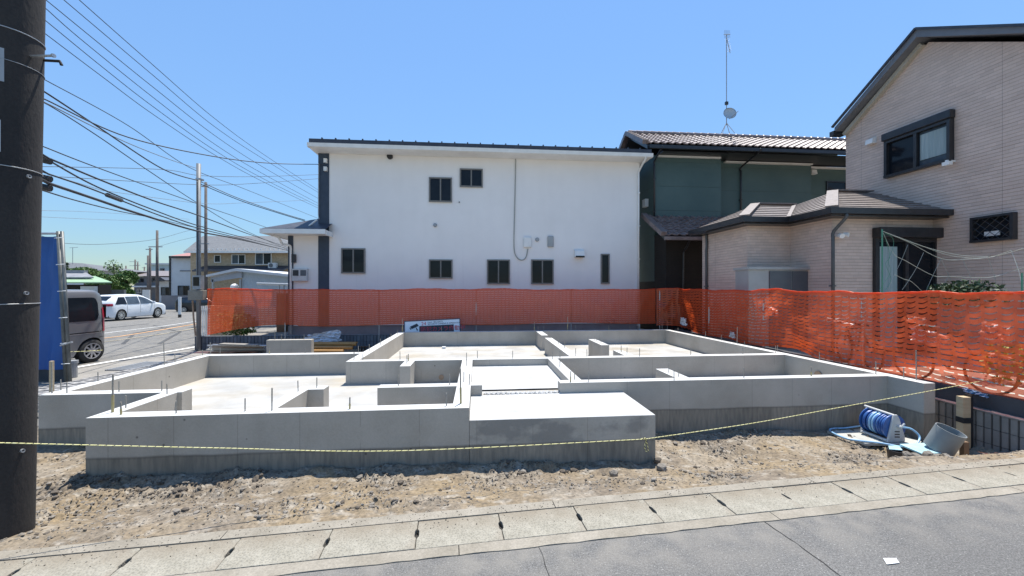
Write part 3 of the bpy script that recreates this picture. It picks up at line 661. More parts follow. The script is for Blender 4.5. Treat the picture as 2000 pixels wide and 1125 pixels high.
mb = MB(); mb.prism([(x1,y1,PT-.004),(x2,y1,PT-.004),(x2,y2,PT-.004),(x1,y2,PT-.004)], (0,0,.004)); mb.build('porch_top', 'porch', fnd)
mb = MB()                                                    # rough mortar ridge between porch and entrance slab
for k in range(60):
    x = 3.85+k*.0175; mb.tube([(x, .93+.03*math.sin(k*1.7), ET-.02), (x+.02, .95+.03*math.sin(k*2.1+1), ET-.012)], .012+.008*random.random(), 5)
mb.build('mortar_ridge', 'porch', fnd)
for (x, y, z, r, nx_) in ((9.69, 2.0, .235, .075, 'x'), (3.12, 2.713, .17, .045, 'y')):
    mb = MB(); mb.lathe([(0, 0), (r, 0), (r, .006), (0, .006)], (warp(x, y)+(.0 if nx_ == 'y' else .02), y, z), (-1, 0, 0) if nx_ == 'x' else (0, -1, 0), 20); mb.build('pipe_sleeve', 'rust', fnd)
MB().box(2.78, 2.88, 6.6, 6.68, FL, FL+.06).build('spacer_block', 'white_trim', fnd)
# anchor bolts: (u, base v, height px) read off the walls
BOLT = []
def addb(ox, oy, s, L_): BOLT.extend([(ox+a/s, oy+b_/s, h/s) for a, b_, h in L_])
addb(60, 640, 5.625, [(235,720,350),(300,687,115),(398,718,120),(703,587,100),(900,930,415),(993,955,140),(1045,880,135),(970,707,120),(1440,695,115),(1498,728,115),(1455,408,250),(1585,380,90),(1598,940,135)])
addb(360, 640, 5.6235, [(667,918,145),(962,910,250),(1250,700,120),(1455,658,112),(1817,893,130),(180,305,60),(298,290,130),(398,290,70),(935,285,60),(1327,282,50),(1865,347,80)])
addb(640, 620, 6.25, [(1450,1078,155),(863,835,130),(1490,822,130),(1625,1050,430),(1662,785,120),(1738,820,130),(322,515,90),(430,520,80),(508,408,80),(645,335,75),(773,262,65),(853,215,60),(912,183,170),(375,428,80),(967,560,100),(985,535,90),(883,520,105),(1692,590,90),(1695,520,90),(1828,500,95),(1390,172,60)])
addb(940, 620, 6.25, [(150,162,55),(412,162,55),(648,160,105),(693,160,50),(760,158,55),(1047,154,160),(1140,153,60),(1537,146,50),(1793,144,50),(840,262,55),(940,328,60),(1015,374,80),(1152,470,95),(1290,477,90),(383,500,95),(870,510,90),(960,590,190),(1090,785,130),(1138,752,125),(1312,780,125),(1387,285,65),(1410,295,60),(1460,317,60),(1707,424,80),(1778,456,90),(1932,470,95)])
addb(1240, 620, 6.25, [(57,472,90),(682,456,65),(1312,440,80),(414,670,115),(478,758,130),(535,718,120),(1330,735,120),(297,139,50),(388,139,45),(590,172,45),(743,207,50),(892,240,70),(1165,278,60),(1250,318,200),(1718,430,85),(1742,420,80),(1455,335,40)])
addb(1540, 640, 4.6875, [(208,440,80),(283,297,75),(800,425,115),(1055,457,90),(1170,477,270)])
def nearest_wall(x, y):                                      # snap the bolt on to the nearest wall top
    best = None
    for a, b_, c, d in walls:
        ex = .02; px = min(max(x, a+ex), b_-ex); py = min(max(y, c+ex), d-ex); q = (px-x)**2+(py-y)**2
        if best is None or q < best[0]: best = (q, px, py)
    return best[1], best[2]
def bolt_mesh(r, h, yel):
    mb = MB(); n = max(4, int(h/.02)); pr = [(r*(1 if i % 2 else .86), h*i/(2*n)) for i in range(2*n+1)]
    mb.lathe([(0, -.02)]+[(p[0], p[1]) for p in pr]+[(0, h)], (0, 0, 0), n=8)
    if yel: mb.mi = 1; mb.lathe([(0, h*.0), (r*1.35, 0), (r*1.35, h*.45), (0, h*.45)], (0, 0, 0), n=8)
    o = mb.build('anchor_bolt', ['bolt', 'bolt_yellow'], loc=(0,0,0), smooth=False); me = o.data; bpy.data.objects.remove(o); return me
BM = [bolt_mesh(.0075, 1.0, False), bolt_mesh(.0085, 1.0, True)]
for (u, v, h) in BOLT:
    X_, Y_ = onZ(u, v, WT); x, y = tof(X_, Y_)
    # undo warp for snapping
    xx = x+(.27*max(0, y-.45)/6.8 if x > 9 else 0); xx, y = nearest_wall(xx, y); x = warp(xx, y)
    H = min(.42, h*Y_/FPX); tall = H > .2
    o = inst('anchor_bolt', BM[1 if (tall and random.random() < .35) or random.random() < .10 else 0], fnd, (x, y, WT), random.uniform(0, 3))
    k = 1.0 if tall else .85; o.scale = (k, k, H); o.rotation_euler = (random.uniform(-.02, .02), random.uniform(-.02, .02), 0)
# detached wall block behind
x0b, _ = onY(520, 663, 5.77); x1b, _ = onY(608, 663, 5.77)
blk = thing('concrete_block', 'short detached concrete wall stub with two bolts behind the left foundation wall', 'concrete block', (x0b, 5.8, -.2), fr=True)
MB().box(x0b, x1b, 5.77, 5.93, -.35, WT).build('wall_block', 'concrete', blk, bevel=.006)
for u, h in ((537, 18), (550, 10), (594, 9)):
    xx, _ = onY(u, 661, 5.85); o = inst('anchor_bolt', BM[0], blk, (xx, 5.85, WT)); o.scale = (1, 1, h*10/FPX)

# ================================================================== BOUNDARY BLOCK WALLS
def ribbed_block(lx, lz, th, ribs, mt, name='block'):
    mb = MB(); n = ribs; st = lx/n; g = .008; pts = [(0, th)]
    P = [(0.003, th)]
    for i in range(n):
        a = i*st; P += [(a+.004, .0), (a+st-g-.008, .0), (a+st-g-.006, .022), (a+st-.001, .022)]
    P += [(lx-.003, th)]
    # profile in plan, extruded upwards
    mb.prism([(x, y, .004) for x, y in P], (0, 0, lz-.008))
    o = mb.build(name, mt, loc=(0,0,0), fix=True); me = o.data; bpy.data.objects.remove(o); return me
bw = thing('boundary_block_wall', 'dark grey ribbed block wall along the back of the lot under the orange net', 'block wall', (2, 8.15, -.3), fr=True)
me = ribbed_block(.4, .2, .12, 4, 'block_dark')
ZB = .3
for r in range(3):
    for i in range(38):
        x = -4.66+i*.4
        if x > 10.1: break
        inst('block', me, bw, (x, 8.15+random.uniform(-.002, .002), ZB-.012-.2*(r+1)))
MB().box(-4.66, 10.2, 8.145, 8.275, ZB-.012, ZB+.004).build('coping', 'block_dark', bw)
MB().box(-4.66, 10.2, 8.165, 8.265, -.4, ZB-.014).build('mortar_core', 'block_black', bw)
# wall on the right: low ribbed wall in front, dark retaining wall behind
rw = thing('ribbed_block_wall', 'low grey ribbed block wall right of the foundation, beside the dirt', 'block wall', (10.13, 2, -.3), fr=True)
me = ribbed_block(.4, .19, .10, 5, 'block_grey')
for r in range(3):
    for i in range(24):
        y = -3.1+i*.4
        if y > 2.4: break
        o = inst('block', me, rw, (10.12, y, .185-.19*(r+1)+(0)), -math.pi/2); o.location.y += .4
MB().box(10.112, 10.235, -3.1, 2.6, .186, .202).build('coping', 'block_grey', rw)
MB().box(10.14, 10.21, -3.1, 2.6, -.5, .184).build('mortar_core', 'block_black', rw)
MB().box(10.245, 10.375, -6, 8.10, -.5, .40).build('retaining_wall', 'block_black', fr=True, label='smooth dark retaining wall under the right orange net', cat='wall')

# ================================================================== ORANGE NETS
def make_net(path, ztop, zbot, name, label, cs=.15, rows=20, seed=1, amp=.035, sag=.014, bandw=.42, lean=0.0, group='orange safety nets around the lot'):
    # path: polyline in plot coordinates, arc-length parametrised
    P = [Vector(p) for p in path]; seg = [(P[i+1]-P[i]).length for i in range(len(P)-1)]; Ltot = sum(seg)
    def at(s):
        for i, l in enumerate(seg):
            if s <= l or i == len(seg)-1: d = (P[i+1]-P[i])/l; return P[i]+d*s, Vector((-d.y, d.x))
            s -= l
    SUB = 4; nc = int(Ltot/cs); ncs = nc*SUB; nr = rows*2
    ss = np.linspace(0, Ltot, ncs+1)
    S, R = np.meshgrid(ss, np.linspace(0, 1, nr+1), indexing='ij')
    disp = amp*(fbm(S*1.3, R*2.0+3, seed)-.47)*2.2+amp*.5*(fbm(S*5, R*4, seed+7)-.47)*2
    vert = (fbm(S*.9, R*1.5, seed+11)-.47)*.09*np.sin(np.pi*R)
    mbn = MB(); VV = np.zeros((ncs+1, nr+1, 3))
    frac = (np.arange(ncs+1) % SUB)/SUB
    sagc = 4*frac*(1-frac)
    for i in range(ncs+1):
        p, n = at(ss[i]); zt, zb = ztop(ss[i]), zbot(ss[i])
        for j in range(nr+1):
            r = R[i, j]; z = zt+(zb-zt)*r+vert[i, j]*(zt-zb)
            z -= sag*sagc[i]*(1 if (j % 2 == 0) else (.35+.9*float(vnoise(np.array(i//SUB*1.7), np.array(j*.9), seed+5))))*math.sin(min(1, r*1.2+.15)*3.0) if 0 < j < nr else 0
            dd = disp[i, j]*min(1, .25+r*2)+lean*r+ (.010*sagc[i] if j % 2 else -.004*sagc[i])
            VV[i, j] = (p.x+n.x*dd, p.y+n.y*dd, z)
    # vertical strips: 1/4 of each cell; horizontal bands: alternate rows
    vs = VV.reshape(-1, 3).tolist(); idx = lambda i, j: i*(nr+1)+j
    F = []
    for i in range(ncs):
        strip_ = (i % SUB == 0)
        for j in range(nr):
            if strip_ or j % 2 == 0 or j < 1: F.append((idx(i, j), idx(i+1, j), idx(i+1, j+1), idx(i, j+1)))
    # shift band edges: odd rows are slits; make them narrower than bands
    A = np.array(vs).reshape(ncs+1, nr+1, 3)
    for j in range(1, nr, 2):                             # j odd = bottom edge of band j-1 ; move it down so band is thicker
        A[:, j] = A[:, j]*(1-bandw)+A[:, j+1]*bandw
    mbn.v = [tuple(q) for q in A.reshape(-1, 3)]; mbn.f = F; mbn.m = [0]*len(F)
    return mbn, at, Ltot
def net_thing(name, label, path, ztop, zbot, posts, seed, **kw):
    mbn, at, Lt = make_net(path, ztop, zbot, name, label, seed=seed, **kw)
    p0, _ = at(Lt/2); t = thing(name, label, 'safety net', (p0.x, p0.y, .3), fr=True, group='orange safety nets round the lot')
    mbn.build('netting', 'orange_net', t, fix=False, smooth=True)
    mb = MB(); K = int(Lt/.07); pts = []
    for i in range(K+1):
        p, n = at(min(Lt, i*Lt/K)); s_ = i*Lt/K; pts.append((p.x+n.x*.01*math.sin(s_*5), p.y, ztop(s_)+.004+.006*math.sin(s_*9+seed)+.008*math.sin(s_*3.1)))
    mb.tube(pts, [.010+.006*abs(math.sin(i*1.3)) for i in range(K+1)], 6); mb.build('top_hem', 'orange_net', t)
    for s_ in posts:
        p, n = at(s_); mb = MB(); mb.tube([(p.x+n.x*.03, p.y+n.y*.03, -.25), (p.x+n.x*.03, p.y+n.y*.03, ztop(s_)+.01)], .017, 8); mb.build('net_post', 'steel', t)
    return t
mat('orange_solid', (.8,.13,.04), (.85,.17,.06), 5, .6)
# back net: x' from -4.35 (left end) to 9.6
xl, _ = onY(405, 565, 8.10); 
def zt_b(s): return 1.70+.012*math.sin(s*2.3)+.012*math.sin(s*.9+1)
def zb_b(s):
    if s < 1.0: return .34+.20*s
    if s < 2.6: return .54+.05*math.sin((s-1)*2)+.05*(s-1)
    return .60+.03*math.sin(s*1.3)
xs_posts = [onY(u, 600, 8.10)[0]-xl for u in (556, 740, 930, 1116, 1250)]
net_thing('safety_net', 'orange safety net along the back of the lot in front of the white house', [(xl, 8.10), (9.60, 8.10)], zt_b, zb_b, xs_posts, 3, cs=.115, rows=17, amp=.03, sag=.016, bandw=.88)
def zt_c(s): return 1.715-.012*s
def zb_c(s): return .53-.03*s
path_r = [(9.62, 8.07), (10.22, 7.75), (10.27, 6.0), (10.27, 2), (10.27, -2.2)]
def zt_r(s): return 1.70+.016*math.sin(s*1.7)+.016*math.sin(s*4.4)+.010*abs(math.sin(s*6.3))-.004*s
def zb_r(s): return .47+.05*math.sin(s*1.1+2.0)+.03*math.sin(s*2.7)-.012*s-(.10 if 5.2 < s < 6.6 else 0)*math.sin(math.pi*(s-5.2)/1.4 if 5.2 < s < 6.6 else 0)
net_thing('safety_net', 'sagging orange safety net along the right side with white plastic scraps behind', path_r, zt_r, zb_r, [.1, 2.2, 4.3, 6.6, 8.6, 10.0], 8, cs=.15, rows=17, amp=.11, sag=.036, bandw=.66)
# white crumpled plastic behind the right net
def crumple(u, v, w_, h_, name, label, cat, mt='plastic_white', xp=10.38, seed=1, yplane=None):
    if yplane is None: y, z = onX(u, v, xp); c = (xp, y, z); ex = (0, 1, 0)
    else: x, z = onY(u, v, yplane); c = (x, yplane, z); ex = (1, 0, 0)
    n = 12; P = []
    rs = np.random.default_rng(seed)
    for i in range(n+1):
        row = []
        for j in range(n+1):
            a, b_ = (i/n-.5), (j/n-.5); k = .8+.5*float(fbm(np.array(i*.5), np.array(j*.5), seed))
            r2 = a*a+b_*b_; dd = .07*rs.uniform(-.5, .5)+.09*(fbm(np.array(i*.7+9), np.array(j*.7), seed)-.5)
            e = Vector(ex)*a*w_*k+Vector((0, 0, 1))*(b_*h_*k+a*w_*.15)+Vector((ex[1], ex[0], 0))*float(dd)
            row.append(Vector(c)+e)
        P.append(row)
    MB().grid(P).build(name, mt, label=label, cat=cat, fr=True, smooth=False)
crumple(1505, 607, .45, .16, 'plastic_scrap', 'white plastic scrap behind the right orange net near the storage cabinet', 'plastic scrap', seed=1)
crumple(1640, 630, .55, .07, 'plastic_strip', 'long pale plastic strip hanging behind the right orange net, middle stretch', 'plastic strip', seed=2)
crumple(1815, 660, .42, .20, 'plastic_bag', 'crumpled white plastic bag behind the net below the garden window', 'plastic bag', seed=3)
crumple(1790, 625, .22, .10, 'plastic_scrap', 'small white scrap caught high behind the net below the garden window', 'plastic scrap', seed=4)
crumple(1945, 650, .28, .22, 'plastic_bag', 'crumpled white bag at the right end of the orange net', 'plastic bag', seed=5)
crumple(1955, 700, .20, .07, 'plastic_scrap', 'thin white scrap low behind the right end of the orange net', 'plastic scrap', seed=6)
crumple(1430, 654, .16, .14, 'paper_scrap', 'pale paper scrap at the bottom edge of the right orange net', 'paper scrap', xp=10.2, seed=7)
crumple(1335, 628, .3, .22, 'plastic_sheet', 'clear plastic sheet bunched under the net at the far right corner', 'plastic sheet', xp=10.2, seed=8)
crumple(1906, 767, .22, .04, 'plastic_tie', 'blue and white plastic tie hanging on the dark retaining wall', 'plastic tie', xp=10.22, seed=9, mt='hose_pale')

# ================================================================== WINDOWS helper
def window(house, plane, c, sgn, rect, split=True, frame='aluminium', glass=('glass', 'glass_blue'), fw=.045, dep=.05, name='window', label=None):
    """plane 'y': rect=(x1,x2,z1,z2) on y'=c ; plane 'x': rect=(y1,y2,z1,z2) on x'=c. sgn = outward direction"""
    a1, a2, z1, z2 = rect
    def bx(mb, p1, p2, q1, q2, d1, d2):
        d1, d2 = sorted((c+sgn*d1, c+sgn*d2))
        if plane == 'y': mb.box(p1, p2, d1, d2, q1, q2)
        else: mb.box(d1, d2, p1, p2, q1, q2)
    mb = MB()
    bx(mb, a1, a2, z2-fw, z2, .001, dep); bx(mb, a1, a2, z1, z1+fw, .001, dep+.012)
    bx(mb, a1, a1+fw, z1+fw, z2-fw, .001, dep); bx(mb, a2-fw, a2, z1+fw, z2-fw, .001, dep)
    mid = (a1+a2)/2
    if split: bx(mb, mid-fw*.5, mid+fw*.5, z1+fw, z2-fw, .001, dep-.008)
    w_ = mb.build(name, frame, house, label=label)
    ps = [(a1+fw, mid-fw*.5), (mid+fw*.5, a2-fw)] if split else [(a1+fw, a2-fw)]
    for k, (p, q) in enumerate(ps):
        mb = MB(); bx(mb, p, q, z1+fw, z2-fw, .001, .012+(.012 if k else 0)); mb.build('pane', glass[k % 2], w_)
    return w_
def rectY(u1, v1, u2, v2, yp):
    x1, z2 = onY(u1, v1, yp); x2, _ = onY(u2, v2, yp); um = (u1+u2)/2; z2 = onY(um, v1, yp)[1]; z1 = onY(um, v2, yp)[1]; return (x1, x2, z1, z2)

# ================================================================== WHITE HOUSE
YW = 9.465
XL = onY(622, 400, YW)[0]; XR = onY(1249, 400, YW)[0]; XB = onY(643, 400, YW)[0]; XWL = onY(563, 500, YW)[0]; XW2 = onY(573, 500, YW)[0]
ZE = 6.32
wh = thing('white_house', 'white two-storey stucco house with a navy corner strip behind the lot', 'house', ((XL+XR)/2, YW, .1), fr=True)
MB().box(XB, XR, YW, YW+8, .47, ZE).build('wall', 'white_stucco', wh)
MB().box(XL, XB, YW-.02, YW+8, .47, ZE).build('corner_strip', 'navy_siding', wh)
MB().box(XWL-.02, XR-.03, YW+.03, YW+7.9, -.3, .468).build('house_base', 'house_base', wh)
# eaves, fascia/gutter and low hip roof
EO = .5; ex1, ex2, ey1, ey2 = XL-.02, XR+.14, YW-EO, YW+8+EO
MB().box(ex1, ex2, ey1, ey2, ZE-.002, ZE+.03).build('soffit', 'white_trim', wh)
mb = MB()
for (a, b_) in (((ex1, ey1), (ex2, ey1)), ((ex2, ey1), (ex2, ey2)), ((ex1, ey2), (ex2, ey2)), ((ex1, ey1), (ex1, ey2))):
    if a[1] == b_[1]:
        s_ = -1 if a[1] == ey1 else 1; prof = [(0, -.02), (s_*.10, -.0), (s_*.12, .12), (0, .12)]
        mb.prism([(a[0]-.1, a[1]+p, ZE+.02+q) for p, q in prof], (b_[0]-a[0]+.2, 0, 0))
    else:
        s_ = -1 if a[0] == ex1 else 1; prof = [(0, -.02), (s_*.10, -.0), (s_*.12, .118), (0, .118)]
        mb.prism([(a[0]+p, a[1]-.0, ZE+.021+q) for p, q in prof], (0, b_[1]-a[1], 0))
mb.build('roof_gutter', 'white_trim', wh)
def hip(mb, x1, x2, y1, y2, z, sl, th=.05):
    hx, hy = (x2-x1)/2, (y2-y1)/2; h = min(hx, hy); r = z+sl*h
    if hx > hy: a, b_ = (x1+h, (y1+y2)/2, r), (x2-h, (y1+y2)/2, r)
    else: a, b_ = ((x1+x2)/2, y1+h, r), ((x1+x2)/2, y2-h, r)
    P = [(x1,y1,z),(x2,y1,z),(x2,y2,z),(x1,y2,z),a,b_]
    P2 = [(p[0],p[1],p[2]-th) for p in P[:4]]
    F = [(0,1,5,4),(2,3,4,5),(1,2,5),(3,0,4)] if hx > hy else [(0,1,4),(1,2,5,4),(2,3,5),(3,0,4,5)]
    mb.add(P+P2, F+[(0,6,7,1),(1,7,8,2),(2,8,9,3),(3,9,6,0),(6,9,8,7)])
mb = MB(); hip(mb, ex1-.06, ex2+.06, ey1-.06, ey2+.06, ZE+.29, .30, .15); mb.build('roof', 'roof_dark', wh)
sgm = None
for k in range(26):
    x = ex1+.3+k*(ex2-ex1-.6)/25
    if sgm is None: o = MB().box(-.02, .02, -.035, .035, 0, .045).build('snow_guard', 'roof_dark', loc=(0,0,0)); sgm = o.data; bpy.data.objects.remove(o)
    inst('snow_guard', sgm, wh, (x, ey1+.085, ZE+.33))
# left wing with its own little hip roof
WY = YW; wz = onY(590, 458, YW)[1]
MB().box(XWL, XW2, WY-.02, WY+4, .47, wz).build('corner_strip', 'navy_siding', wh)
MB().box(XW2, XL-.001, WY+.0, WY+4, .47, wz).build('wall', 'white_stucco', wh)
rx1 = onY(517, 450, WY-.55)[0]; rx2 = onY(636, 450, WY-.55)[0]; rz = onY(575, 449, WY-.55)[1]
MB().box(rx1, rx2, WY-.55, WY-.021, rz-.12, rz-.09).build('soffit', 'white_trim', wh)
MB().box(rx1, XL-.002, WY-.02, WY+4.4, rz-.119, rz-.091).build('soffit', 'white_trim', wh)
mb = MB(); mb.box(rx1-.1, rx2+.02, WY-.66, WY-.552, rz-.13, rz+.02); mb.box(rx1-.1, rx1-.002, WY-.55, WY+4.4, rz-.13, rz+.02); mb.box(rx2-.0, rx2+.04, WY-.551, WY-.022, rz-.16, rz+.0)
mb.build('roof_gutter', 'white_trim', wh)
mb = MB(); zz = rz+.04; tp = onY(617, 430, WY)[1]; hx = rx1+2.2
mb.add([(rx1-.05, WY-.6, zz), (rx2+.03, WY-.6, zz), (rx2+.03, WY-.022, zz+.26), (XL-.002, WY-.022, zz+.26), (XL-.002, WY+1.6, zz+.26+.45*1.62), (rx1+2.15, WY+1.6, zz+.95), (rx1-.05, WY+4.4, zz)], [(0,1,2,3,4,5),(0,5,6)])
mb.add([(rx1-.05, WY-.6, zz-.05), (rx2+.03, WY-.6, zz-.05), (rx2+.03, WY-.6, zz), (rx1-.05, WY-.6, zz)], [(0,1,2,3)]); mb.build('roof', 'roof_dark', wh)
for r in ((667,485,714,534), (838,347,883,395), (898,330,943,366), (838,507,884,544), (951,507,996,555), (1037,507,1081,555)):
    window(wh, 'y', YW, -1, rectY(*r, YW), glass=('glass', 'glass'))
window(wh, 'y', YW, -1, rectY(1173,496,1190,554, YW), split=False)
def disc(u, v, r, name, mt, yp, par, d=.05):
    x, z = onY(u, v, yp); mb = MB(); mb.lathe([(0, 0), (r, 0), (r, d), (r*.75, d+.015), (0, d+.015)], (x, yp, z), (0, -1, 0), 18); return mb.build(name, mt, par, smooth=False)
disc(762, 306, .10, 'wall_vent', 'dark_frame', YW, wh, .07); disc(850, 440, .065, 'wall_vent', 'galv', YW, wh); disc(1049, 468, .07, 'wall_vent', 'galv', YW, wh); disc(897, 395, .022, 'pipe_stub', 'dark_frame', YW, wh, .03)
x1, x2, z1, z2 = rectY(1022, 463, 1038, 484, YW); o = MB().box(x1, x2, YW-.10, YW-.001, z1, z2).build('cable_cover', 'white_trim', wh, bevel=.04)
x1, x2, z1, z2 = rectY(1069, 461, 1081, 483, YW); MB().box(x1, x2, YW-.07, YW-.001, z1, z2).build('vent_cover', 'storage_grey', wh, bevel=.03)
x1, x2, z1, z2 = rectY(1121, 486, 1139, 503, YW)
mb = MB(); mb.prism([(x1, YW-.001, z2), (x1, YW-.16, z2-.1), (x1, YW-.22, z1), (x1, YW-.001, z1)], (x2-x1, 0, 0)); hd = mb.build('range_hood', 'white_trim', wh)
MB().box(x1+.01, x2-.01, YW-.232, YW-.2, z1-.012, z1+.045).build('hood_slot', 'dark', hd)
def pathY(uvs, yp): return [(onY(u, v, yp)[0], yp, onY(u, v, yp)[1]) for u, v in uvs]
def smooth_path(P, n=6):
    P = [Vector(p) for p in P]; out = []
    for i in range(len(P)-1):
        p0, p1, p2, p3 = P[max(0, i-1)], P[i], P[i+1], P[min(len(P)-1, i+2)]
        for k in range(n):
            t = k/n; out.append(.5*((2*p1)+(p2-p0)*t+(2*p0-5*p1+4*p2-p3)*t*t+(-p0+3*p1-3*p2+p3)*t**3))
    out.append(P[-1]); return out
MB().tube(smooth_path(pathY([(1010,285),(1007,300),(1007,330),(1005,420),(1004,480),(1008,500),(1018,508),(1027,503),(1031,486)], YW-.03)), .018, 8).build('conduit', 'board_pale', wh, smooth=True)
def downpipe(par, x, y, z1, z2, zg, yg, mt, r=.035, dx=0):
    mb = MB(); mb.tube(smooth_path([(x+dx, yg, zg), (x+dx, yg, zg-.08), (x+dx*.3, y-.02, zg-.35), (x, y, zg-.5)], 4)+[(x, y, z1)], r, 10); o = mb.build('downpipe', mt, par, smooth=True)
    mb = MB(); z = z1+.4
    while z < z2: mb.box(x-r-.012, x+r+.012, y-r-.006, y+r+.03, z-.015, z+.015); z += 1.2
    mb.build('pipe_clip', mt, o); return o
xr = onY(1247, 400, YW-.06)[0]; downpipe(wh, xr, YW-.06, -.0, 5.6, ZE+.03, YW-.52, 'white_trim', dx=.05)
xw = onY(568, 500, YW-.10)[0]
mb = MB(); mb.tube(smooth_path([(rx1+.15, WY-.3, rz-.15), (rx1+.3, WY-.28, rz-.22)], 3)+smooth_path([(xw-.25, YW-.14, rz-.42), (xw-.03, YW-.12, rz-.46), (xw, YW-.10, rz-.56)], 4)+[(xw, YW-.10, 0)], .035, 10); mb.build('downpipe', 'white_trim', wh, smooth=True)
# meter boxes and cable brackets
x1, x2, z1, z2 = rectY(574, 525, 603, 549, YW); bx_ = MB().box(x1, x2, YW-.14, YW-.001, z1, z2).build('meter_box', 'reel_white', wh, bevel=.01)
for a in (0, 1):
    xa = x1+.03+a*(x2-x1)/2; MB().box(xa, xa+(x2-x1)*.38, YW-.147, YW-.139, z1+(z2-z1)*.42, z2-.05).build('meter_window', 'storage_dark' if a else 'dark_frame', bx_)
x1, x2, z1, z2 = rectY(572, 497, 579, 513, YW); MB().box(x1, x2, YW-.12, YW-.001, z1, z2).build('cable_clamp', 'dark_frame', wh)
for v in (315, 331):
    x1, x2, z1, z2 = rectY(634, v-4, 640, v+4, YW-.02); MB().box(x1, x2, YW-.12, YW-.021, z1, z2).build('cable_bracket', 'white_trim', wh)
MB().tube(smooth_path(pathY([(622,318),(630,322),(637,315)], YW-.1)+[]), .012, 6).build('service_cable', 'cable', wh)
MB().tube(pathY([(622.5,318),(622,420),(623,428)], YW-.06), .018, 6).build('conduit', 'galv', wh)
MB().tube(pathY([(619,429),(605,440),(598,447)], YW-.25), .03, 6).build('conduit', 'white_trim', wh)

# ================================================================== GREEN HOUSE
gx, gy = 10.34, 9.754
gh = thing('green_house', 'dark green two-storey house with brown tiled roof right of the white house', 'house', (gx+3, gy+2, .1), fr=True)
gx2 = onY(1408, 400, gy)[0]; gx3 = onY(1582, 400, gy+.5)[0]; gz = 6.72
MB().box(gx, gx2, gy, gy+2.6, 2.0, gz+.0).build('wall', 'green_siding', gh)
MB().box(gx2, gx3, gy+.45, gy+2.6, 2.0, gz+.0).build('wall', 'green_siding', gh)
MB().box(gx3, gx3+5, gy+.75, gy+2.6, 2.0, gz+.0).build('wall', 'green_siding', gh)
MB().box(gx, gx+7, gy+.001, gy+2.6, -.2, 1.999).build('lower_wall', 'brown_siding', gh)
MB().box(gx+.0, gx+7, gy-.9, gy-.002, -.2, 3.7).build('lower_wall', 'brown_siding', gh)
def tile_roof(mb, x1, x2, ye, ze, yr, zr, pitch=.27, course=.24, amp=.035):
    """wavy tiled slope rising from eave (ye,ze) to ridge (yr,zr)"""
    Ls = math.hypot(yr-ye, zr-ze); n = int(round(Ls/course)); nx_ = int((x2-x1)/pitch*6); sy, sz = (yr-ye)/Ls, (zr-ze)/Ls
    s_ = 1 if yr > ye else -1; nyv, nzv = -sz*s_, abs(sy)
    for c in range(n):
        P = []
        for (l, e) in ((c*course, .045), ((c+1)*course+.02, .012)):
            row = []
            for i in range(nx_+1):
                x = x1+(x2-x1)*i/nx_; ph = (x-x1)/pitch % 1; w_ = amp*(math.cos(ph*2*math.pi)*.6+.4*math.cos(ph*4*math.pi+.6))
                h = e+w_; row.append((x, ye+sy*l+nyv*h, ze+sz*l+nzv*h))
            P.append(row)
        mb.grid(P)
        mb.grid([[(q[0], q[1]-nyv*.04, q[2]-nzv*.04) for q in P[0]], P[0]])
ye, yr = gy-.6, gy+1.05; ze, zr = 6.93, 7.90; rx1 = onY(1262, 278, ye)[0]; rx2 = rx1+9.5
mb = MB(); tile_roof(mb, rx1, rx2, ye, ze, yr, zr); tile_roof(mb, rx1, rx2, 2*yr-ye, ze, yr, zr); mb.build('roof', 'tile_brown', gh, fix=False)
mb = MB(); mb.prism([(rx1+.05, ye+.02, ze-.06), (rx1+.05, yr, zr-.05), (rx1+.05, 2*yr-ye, ze-.06), (rx1+.05, 2*yr-ye, ze-.2), (rx1+.05, yr, zr-.2), (rx1+.05, ye+.02, ze-.2)], (rx2-rx1-.1, 0, 0)); mb.build('roof_deck', 'dark_frame', gh)
mb = MB()
for (ya, za, yb, zb) in ((ye, ze, yr, zr), (2*yr-ye, ze, yr, zr)):
    for k in range(8):
        t = k/8; t2 = (k+1.05)/8; mb.bar((rx1-.02, ya+(yb-ya)*t, za+(zb-za)*t+.05), (rx1-.02, ya+(yb-ya)*t2, za+(zb-za)*t2+.02), .22, .16)
mb.build('verge_tile', 'tile_brown', gh)
mb = MB(); k = 0; x = rx1
while x < rx2: mb.lathe([(.10, 0), (.115, .02), (.10, .30)], (x, yr, zr+.04), (1, 0, 0), 10); x += .3
mb.build('ridge_tile', 'tile_brown', gh)
mb = MB().box(rx1+.1, rx2, ye-.10, ye-.0, ze-.2, ze-.08); mb.build('roof_gutter', 'dark_frame', gh)
mb = MB().box(gx+.1, gx2-.05, ye+.12, gy-.002, gz-.03, gz-.0); mb.box(gx2+.0, gx3+5, ye+.14, gy+.74, gz-.0, gz+.03); mb.build('soffit', 'dark_frame', gh)
mb = MB().box(gx+.1, gx2-.05, gy-.10, gy-.003, gz-.08, gz-.032); mb.box(gx2+.4, gx3-.05, gy+.30, gy+.447, gz-.08, gz-.03).box(gx3+.1, gx3+5, gy+.6, gy+.747, gz-.10, gz-.05); mb.build('frieze_trim', 'white_trim', gh)
downpipe(gh, onY(1278, 400, gy-.06)[0], gy-.06, 4.2, 6.2, ze-.1, ye-.05, 'dark_frame'); downpipe(gh, onY(1447, 400, gy+.38)[0], gy+.38, 3.6, 6.2, ze-.1, ye-.05, 'dark_frame')
